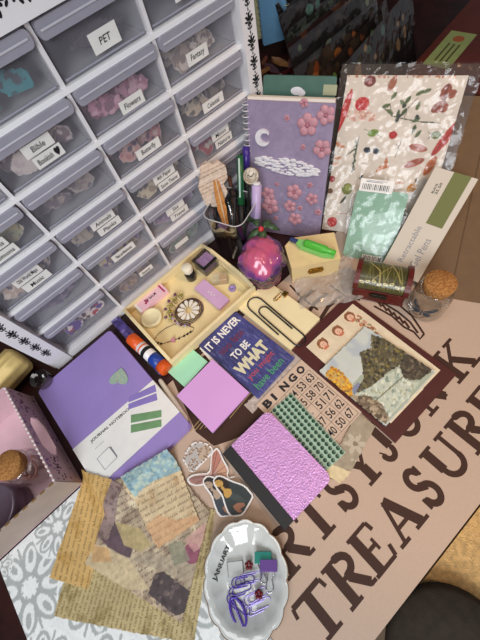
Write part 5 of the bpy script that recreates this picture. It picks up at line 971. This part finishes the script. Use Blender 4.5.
for (x, y, x2, y2, z) in ((262, 228, 248, 240, .074), (262, 228, 263, 244, .073), (266, 226, 279, 230, .074), (258, 226, 254, 218, .076), (264, 228, 270, 220, .075)):
    A = Vector(W(x, y, z)) - Vector((c0[0], c0[1], 0)); Bp = Vector(W(x2, y2, z - .012)) - Vector((c0[0], c0[1], 0)); d = Bp - A; L = d.length; n3 = d.normalized(); s3 = n3.cross(Vector((0, 0, 1))).normalized(); u3 = s3.cross(n3); vs = []; fs = []
    for i in range(7):
        t = i / 6; wd_ = .0065 * math.sin(math.pi * (t * .9 + .08)); p = A + d * t + u3 * .004 * math.sin(math.pi * t); vs += [tuple(p + s3 * wd_ - u3 * .001), tuple(p + u3 * .0012), tuple(p - s3 * wd_ - u3 * .001)]
    for i in range(6): fs += [(3 * i, 3 * i + 1, 3 * i + 4, 3 * i + 3), (3 * i + 1, 3 * i + 2, 3 * i + 5, 3 * i + 4)]
    MB().add(vs, fs, lf, True).build('leaf', by, bf, solid=.0008)
q = W(261, 229, .077) - np.array([c0[0], c0[1], 0]); MB().ball(tuple(q), .0045, mat('red_bead_gloss', 'c02c30', .2, coat=.5), (1, 1, 1), 10).build('red_berry', by, bf)
MB().tube([(0, 0, .066), tuple(q)], .0015, lf, 6).build('stalk', by, bf)
# ---------- the pink box on the left ----------
bx0, bx1, by0, by1, bh_ = -.690, -.519, -.190, -.022, .060; pf_ = flatf((bx0 + bx1) / 2, (by0 + by1) / 2, 0); pb = thing('pink_box', 'open pink box with spotted sides, window cut-out and beaded rim', 'box', pf_)
pnk = mat('dusty_pink_card', 'c4a0a2', .6, var=.03); pin_ = mat('pink_inside_card', 'd8b4bc', .65, var=.03); spot = mat('plum_spot', '5c2a44', .55); spg = mat('lilac_spot', '8c6490', .55)
hx_, hy_ = (bx1 - bx0) / 2, (by1 - by0) / 2
MB().box(-hx_, hx_, -hy_, hy_, .001, .003, pin_).build('box_floor', pb, pf_)
MB().box(-hx_, hx_ - .002, hy_ - .002, hy_, .003, bh_, pin_).build('back_wall', pb, pf_); MB().box(-hx_, -hx_ + .002, -hy_, hy_ - .002, .003, bh_, pin_).build('side_wall', pb, pf_)
tp_ = mat('taupe_card', 'a8968a', .6, var=.06, vs=40); MB().box(-hx_ + .002, hx_, -hy_, -hy_ + .002, .003, bh_, tp_).build('front_wall', pb, pf_)
T = pf_.M @ Matrix.Translation((hx_ - .001, 0, 0)) @ Matrix.Rotation(math.pi / 2, 4, 'Z') @ Matrix.Rotation(math.pi / 2, 4, 'X')    # local x along +y, local y up, z outwards
m_ = MB(); Y0, Y1 = -hy_ + .002, hy_ - .002; wy0, wy1, wz0, wz1 = -.038, .030, .018, .046
m_.box(Y0, Y1, .003, wz0, -.001, .001, pnk).box(Y0, Y1, wz1, bh_, -.001, .001, pnk).box(Y0, wy0, wz0, wz1, -.001, .001, pnk).box(wy1, Y1, wz0, wz1, -.001, .001, pnk)
for sx_, sy_ in ((wy0, wz0), (wy1, wz0), (wy0, wz1), (wy1, wz1)):
    dx = .014 if sx_ == wy0 else -.014; dy = .008 if sy_ == wz0 else -.008; m_.prism([(sx_, sy_), (sx_ + dx, sy_), (sx_, sy_ + dy)], -.001, .001, pnk)
rs = random.Random(6); cnt = 0
for k in range(240):
    y = rs.uniform(Y0 + .003, Y1 - .003); z = rs.uniform(.006, bh_ - .003)
    if wy0 - .003 < y < wy1 + .003 and wz0 - .003 < z < wz1 + .003: continue
    if z < .030 and rs.random() < .75: continue
    m_.prism(circ(y, z, rs.uniform(.0010, .0017), 8, rs.uniform(.0012, .0022)), .0010, .0012 + k * 1e-7, spg if z > .044 else spot)
m_.build('side_wall', pb, T)
m_ = MB(); wbm = mat('pearl_bead', 'e4dcd6', .3)
for k in range(24): m_.ball((hx_ - .001, -hy_ + .004 + k * (2 * hy_ - .008) / 23, bh_), .0018, wbm, (1, 1, .8), 6)
gbm = mat('brass_dash', 'b08a5a', .35, .7)
for k in range(14): x = -hx_ + .006 + k * (2 * hx_ - .012) / 13; m_.box(x - .003, x + .003, -hy_ - .0003, -hy_ + .0022, bh_, bh_ + .0006, gbm)
m_.build('rim_beads', pb, pf_)
jt2, j2, JM2 = cork_jar(-.556, -.130, .92, 'glass jar with cork lid standing inside the pink box', 'jar')
jt2.location.z = .003
m_ = MB(); rs = random.Random(9)
for k in range(14): a_ = rs.uniform(0, 6.28); m_.tube([(.015 * math.cos(a_ + t * .5) * (1 - t * .1), .015 * math.sin(a_ + t * .5), .006 + k * .001 + t * .002) for t in range(5)], .0012, mat('rose_ribbon', '9a6a62', .5), 5)
m_.build('ribbon', jt2, flatf(-.556, -.130, .003))
tf = flatf(-.611, -.150, .003); tn = thing('round_tin', 'round mauve grey tin cut by the photo edge inside the pink box', 'tin', tf); tm = mat('mauve_tin', '7a6a78', .3, .6)
MB().lathe([(.0005, 0), (.030, 0), (.031, .002), (.031, .026), (.0005, .026)], tm, 40).build('base', tn, tf); MB().lathe([(.0325, .020), (.0328, .036), (.0315, .0385), (.029, .039), (.0275, .037), (.0005, .037)], tm, 40).build('lid', tn, tf)
# gold pleated roll and clear tub behind the box
gf = Matrix.Translation((-.515, .030, .026)) @ Matrix.Rotation(math.radians(12), 4, 'Z') @ Matrix.Rotation(math.pi / 2, 4, 'Y')
tag(MB().lathe([(.0005, -.10), (.024, -.10), (.025, -.06), (.0245, .0), (.024, .018), (.018, .022), (.0005, .022)], mat('gold_satin', 'e0c480', .4, .2, var=.08), 44, wob=lambda t: .05 * math.sin(11 * t)).build('pleated_roll', fr=gf), 'gold satin pleated roll behind the pink box', 'ribbon')
tbf = flatf(-.482, -.005, 0)
tb = MB().lathe([(.0005, .001), (.012, .001), (.0135, .004), (.0145, .030), (.0135, .031), (.012, .005), (.0005, .003)], film('tub_plastic', .05, .35, .2, 40, 'd8d0cc'), 28); tag(tb.build('clear_tub', fr=flatf(-.4875, -.0245, 0)), 'small clear plastic tub between the gold roll and the journal', 'tub')
rs = random.Random(12)
for k in range(9):
    m_ = MB(); a_ = rs.uniform(0, 6.28); ph_ = rs.uniform(.55, 1.5); pts = []
    for i in range(22):
        q_ = i * .42; rr_ = .0012 + i * .00033; t_ = a_ + rr_ * math.cos(q_) / (.036 * math.sin(ph_)); p_ = ph_ + rr_ * math.sin(q_) / .036; R2 = .0372 * (1 + .22 * mnoise.noise(Vector((math.sin(p_) * math.cos(t_) * 1.7, math.sin(p_) * math.sin(t_) * 1.7, -math.cos(p_) * 1.7 + 4))) * 1)
        pts.append((R2 * math.sin(p_) * math.cos(t_) , R2 * math.sin(p_) * math.sin(t_), .048 + R2 * math.cos(p_) * .80))
    m_.tube(pts, .0007, MATS.setdefault('swirl', m), 5); m_.build('swirl_ridge', by, bf)
# ---------- the dark things behind the desk ----------
rk_ = random.Random(11)
def note(xp, yp, z, wd, hh, col, lab, yaw, coil, th=.012):
    c = W(xp, yp, z); f_ = lean(c[0], c[1], yaw, 6, z); t_ = thing('spiral_notebook', lab, 'notebook', f_)
    MB().box(0, wd, 0, hh, -.0015, 0, mat('cover_' + col, col, .5, var=.03)).box(0, wd, 0, hh, -th, -th + .0015, mat('cover_' + col, col)).build('cover', t_, f_)
    MB().box(.002, wd - .002, .002, hh - .002, -th + .0017, -.0017, mat('cream_pages', 'e2d6c8', .8)).build('pages', t_, f_)
    m_ = MB(); n = int(hh / .011); x = 0 if coil < 0 else wd
    for k in range(n):
        y = .006 + k * .011; m_.tube([(x + .006 * math.cos(t), y, -th / 2 + (.004 + th / 2) * math.sin(t)) for t in [i * math.pi / 5 for i in range(10)]], .0009, mat('cream_wire', 'c8b890', .35, .3), 5, closed=True)
    m_.build('spiral_binding', t_, f_)
note(264, 46, .04, .060, .30, '6a9cc0', 'light blue spiral notebook standing behind the drawers corner', -30, 1)
note(250, 42, .04, .030, .30, 'b8b48c', 'cream and green spiral notebook standing left of the blue one', -30, 1)
# row of sticker packs
pals = [['241812', '34261a', '4a3826'], ['1e1614', '30241e', '40342a'], ['2e1610', '4e2a18', '6a3c20'], ['24241a', '44483a', '5a5e48'], ['261a18', '443230', '5a4842']]
slv = film('sleeve_film', .06, .6, .5, 30, rough=.12)
wh = ['with orange and brown shapes', 'with pale green leaf shapes', 'with tan diamond shapes', 'with dull brown shapes', 'with small teal shapes', 'with dark plum shapes', 'with small red shapes', 'with olive shapes', 'with grey brown shapes', 'with faint cream lines', 'with mixed green and rust shapes', 'with sand and teal shapes']
for k in range(12):
    wd = .24 + (k % 3) * .02; hh = .125 + rk_.uniform(-.01, .012); f_ = lean(.180 + .030 * k if k < 10 else .205 + .02 * (k - 10), .025 + .038 * k if k < 10 else -.012 - .034 * (k - 10), 4 + rk_.uniform(-2, 2) + (10 if k > 9 else 0), 22, .001)
    pal = pals[k % 5]; pic = Pic(wd, hh, .002, pal[0], wd / 2, hh / 2, 60 + k); pic.noise(.3, .02); pic.dabs(50, (0, wd, hh * .3, hh), pal, .006, .016, .8)
    hi = [['b06428', '8a4018'], ['7a8868', '627254', '8a9274'], ['86664a', '745840'], ['4a3a2c'], ['48806f', '6a9080'], ['5a2a34'], ['a04838', '8a3028'], ['84844a'], ['6a5c50'], ['c8b898', '8a7a60'], ['70984a', '8a4a28'], ['b08a60', '5a7a70']][k]
    pic.dabs(12, (0, wd, hh * .45, hh * .95), hi, .005, .013, .9, .4)
    t_ = thing('sticker_pack', 'dark sleeved sticker pack ' + wh[k] + ' behind the paper packet', 'sticker pack', f_, 'sticker packs standing in a row at the back')
    MB().box(0, wd, 0, hh, -.003, -.0003, mat('dark_backing', '2a1c18', .5)).canvas(pic, 0).build('sticker_sheet', t_, f_)
    crumple(wd + .006, hh + .008, .003, .014, 80 + k, slv).build('sleeve', t_, f_.M @ Matrix.Translation((wd / 2, hh / 2 + .002, .0012)))
# red box with olive label
c = [W(x, y, .06) for x, y in ((422.7, 63.5), (452, 30), (477, 34), (447.7, 70))]; e = c[1] - c[0]; L = np.linalg.norm(e); e = e / L; u = np.array([-e[1], e[0], 0]); wl_ = abs((c[3] - c[0]) @ u); cc_ = sum(c) / 4
bf_ = Fr((cc_[0], cc_[1], 0), e, u, (0, 0, 1)); rb_ = thing('storage_box', 'dark red brown storage box with an olive green label at the back right', 'box', bf_)
MB().box(-.11, .25, -.16, wl_ / 2 + .012, .001, .056, mat('red_brown_box', '4e2014', .4, var=.15, vs=20)).build('box_body', rb_, bf_, bevel=.002); MB().box(-.112, .252, -.162, wl_ / 2 + .014, .0562, .0592, mat('red_brown_lid', '561f14', .35, var=.1)).build('lid', rb_, bf_)
m_ = MB().box(-L / 2, L / 2, -wl_ / 2, wl_ / 2, .0593, .0598, mat('olive_label', '8c9458', .5, var=.06)); dk = mat('dark_olive_ink', '4a4a24', .6)
for k in range(3): m_.box(-L * .35, L * .15, -wl_ * .25 + k * wl_ * .2, -wl_ * .25 + k * wl_ * .2 + wl_ * .07, .0598, .06, dk)
m_.prism(circ(L * .3, 0, wl_ * .22, 10), .0598, .06, mat('rust_print', '9a5230', .6)).build('label', rb_, bf_)
# heap of dried red brown pieces in front of the notebooks
hp_ = [(265, 62), (272, 70), (280, 62), (268, 78), (286, 72), (278, 82), (292, 66), (296, 78), (262, 72), (300, 86), (288, 86), (270, 90), (302, 60), (310, 74), (316, 86), (306, 94)]
desc = 'shiny brown red dried petal piece behind the green notebook'
for k, (x, y) in enumerate(hp_):
    z = .02 + .006 * (k % 3); c = W(x, y, z); M = Matrix.Translation(c) @ Matrix.Rotation(rk_.uniform(0, 3), 4, 'Z') @ Matrix.Rotation(rk_.uniform(-.5, .5), 4, 'X')
    L = rk_.uniform(.022, .036); pts = [(-L, 0), (-L * .3, L * .3), (L * .5, L * .25), (L, 0), (L * .4, -L * .28), (-L * .4, -L * .22)]
    o = MB().prism(pts, -.003, .004, mat(['rust_petal', 'wine_petal', 'tan_petal'][k % 3], ['6a3020', '4a1c18', '9a6a40'][k % 3], .3, var=.2, vs=120, bump=.5, bs=120)).build('dried_petal', fr=M, bevel=.0025)
    tag(o, 'shiny dried brown red petal piece behind the green notebook edge', 'dried petal', 'dried petals behind the green notebook')
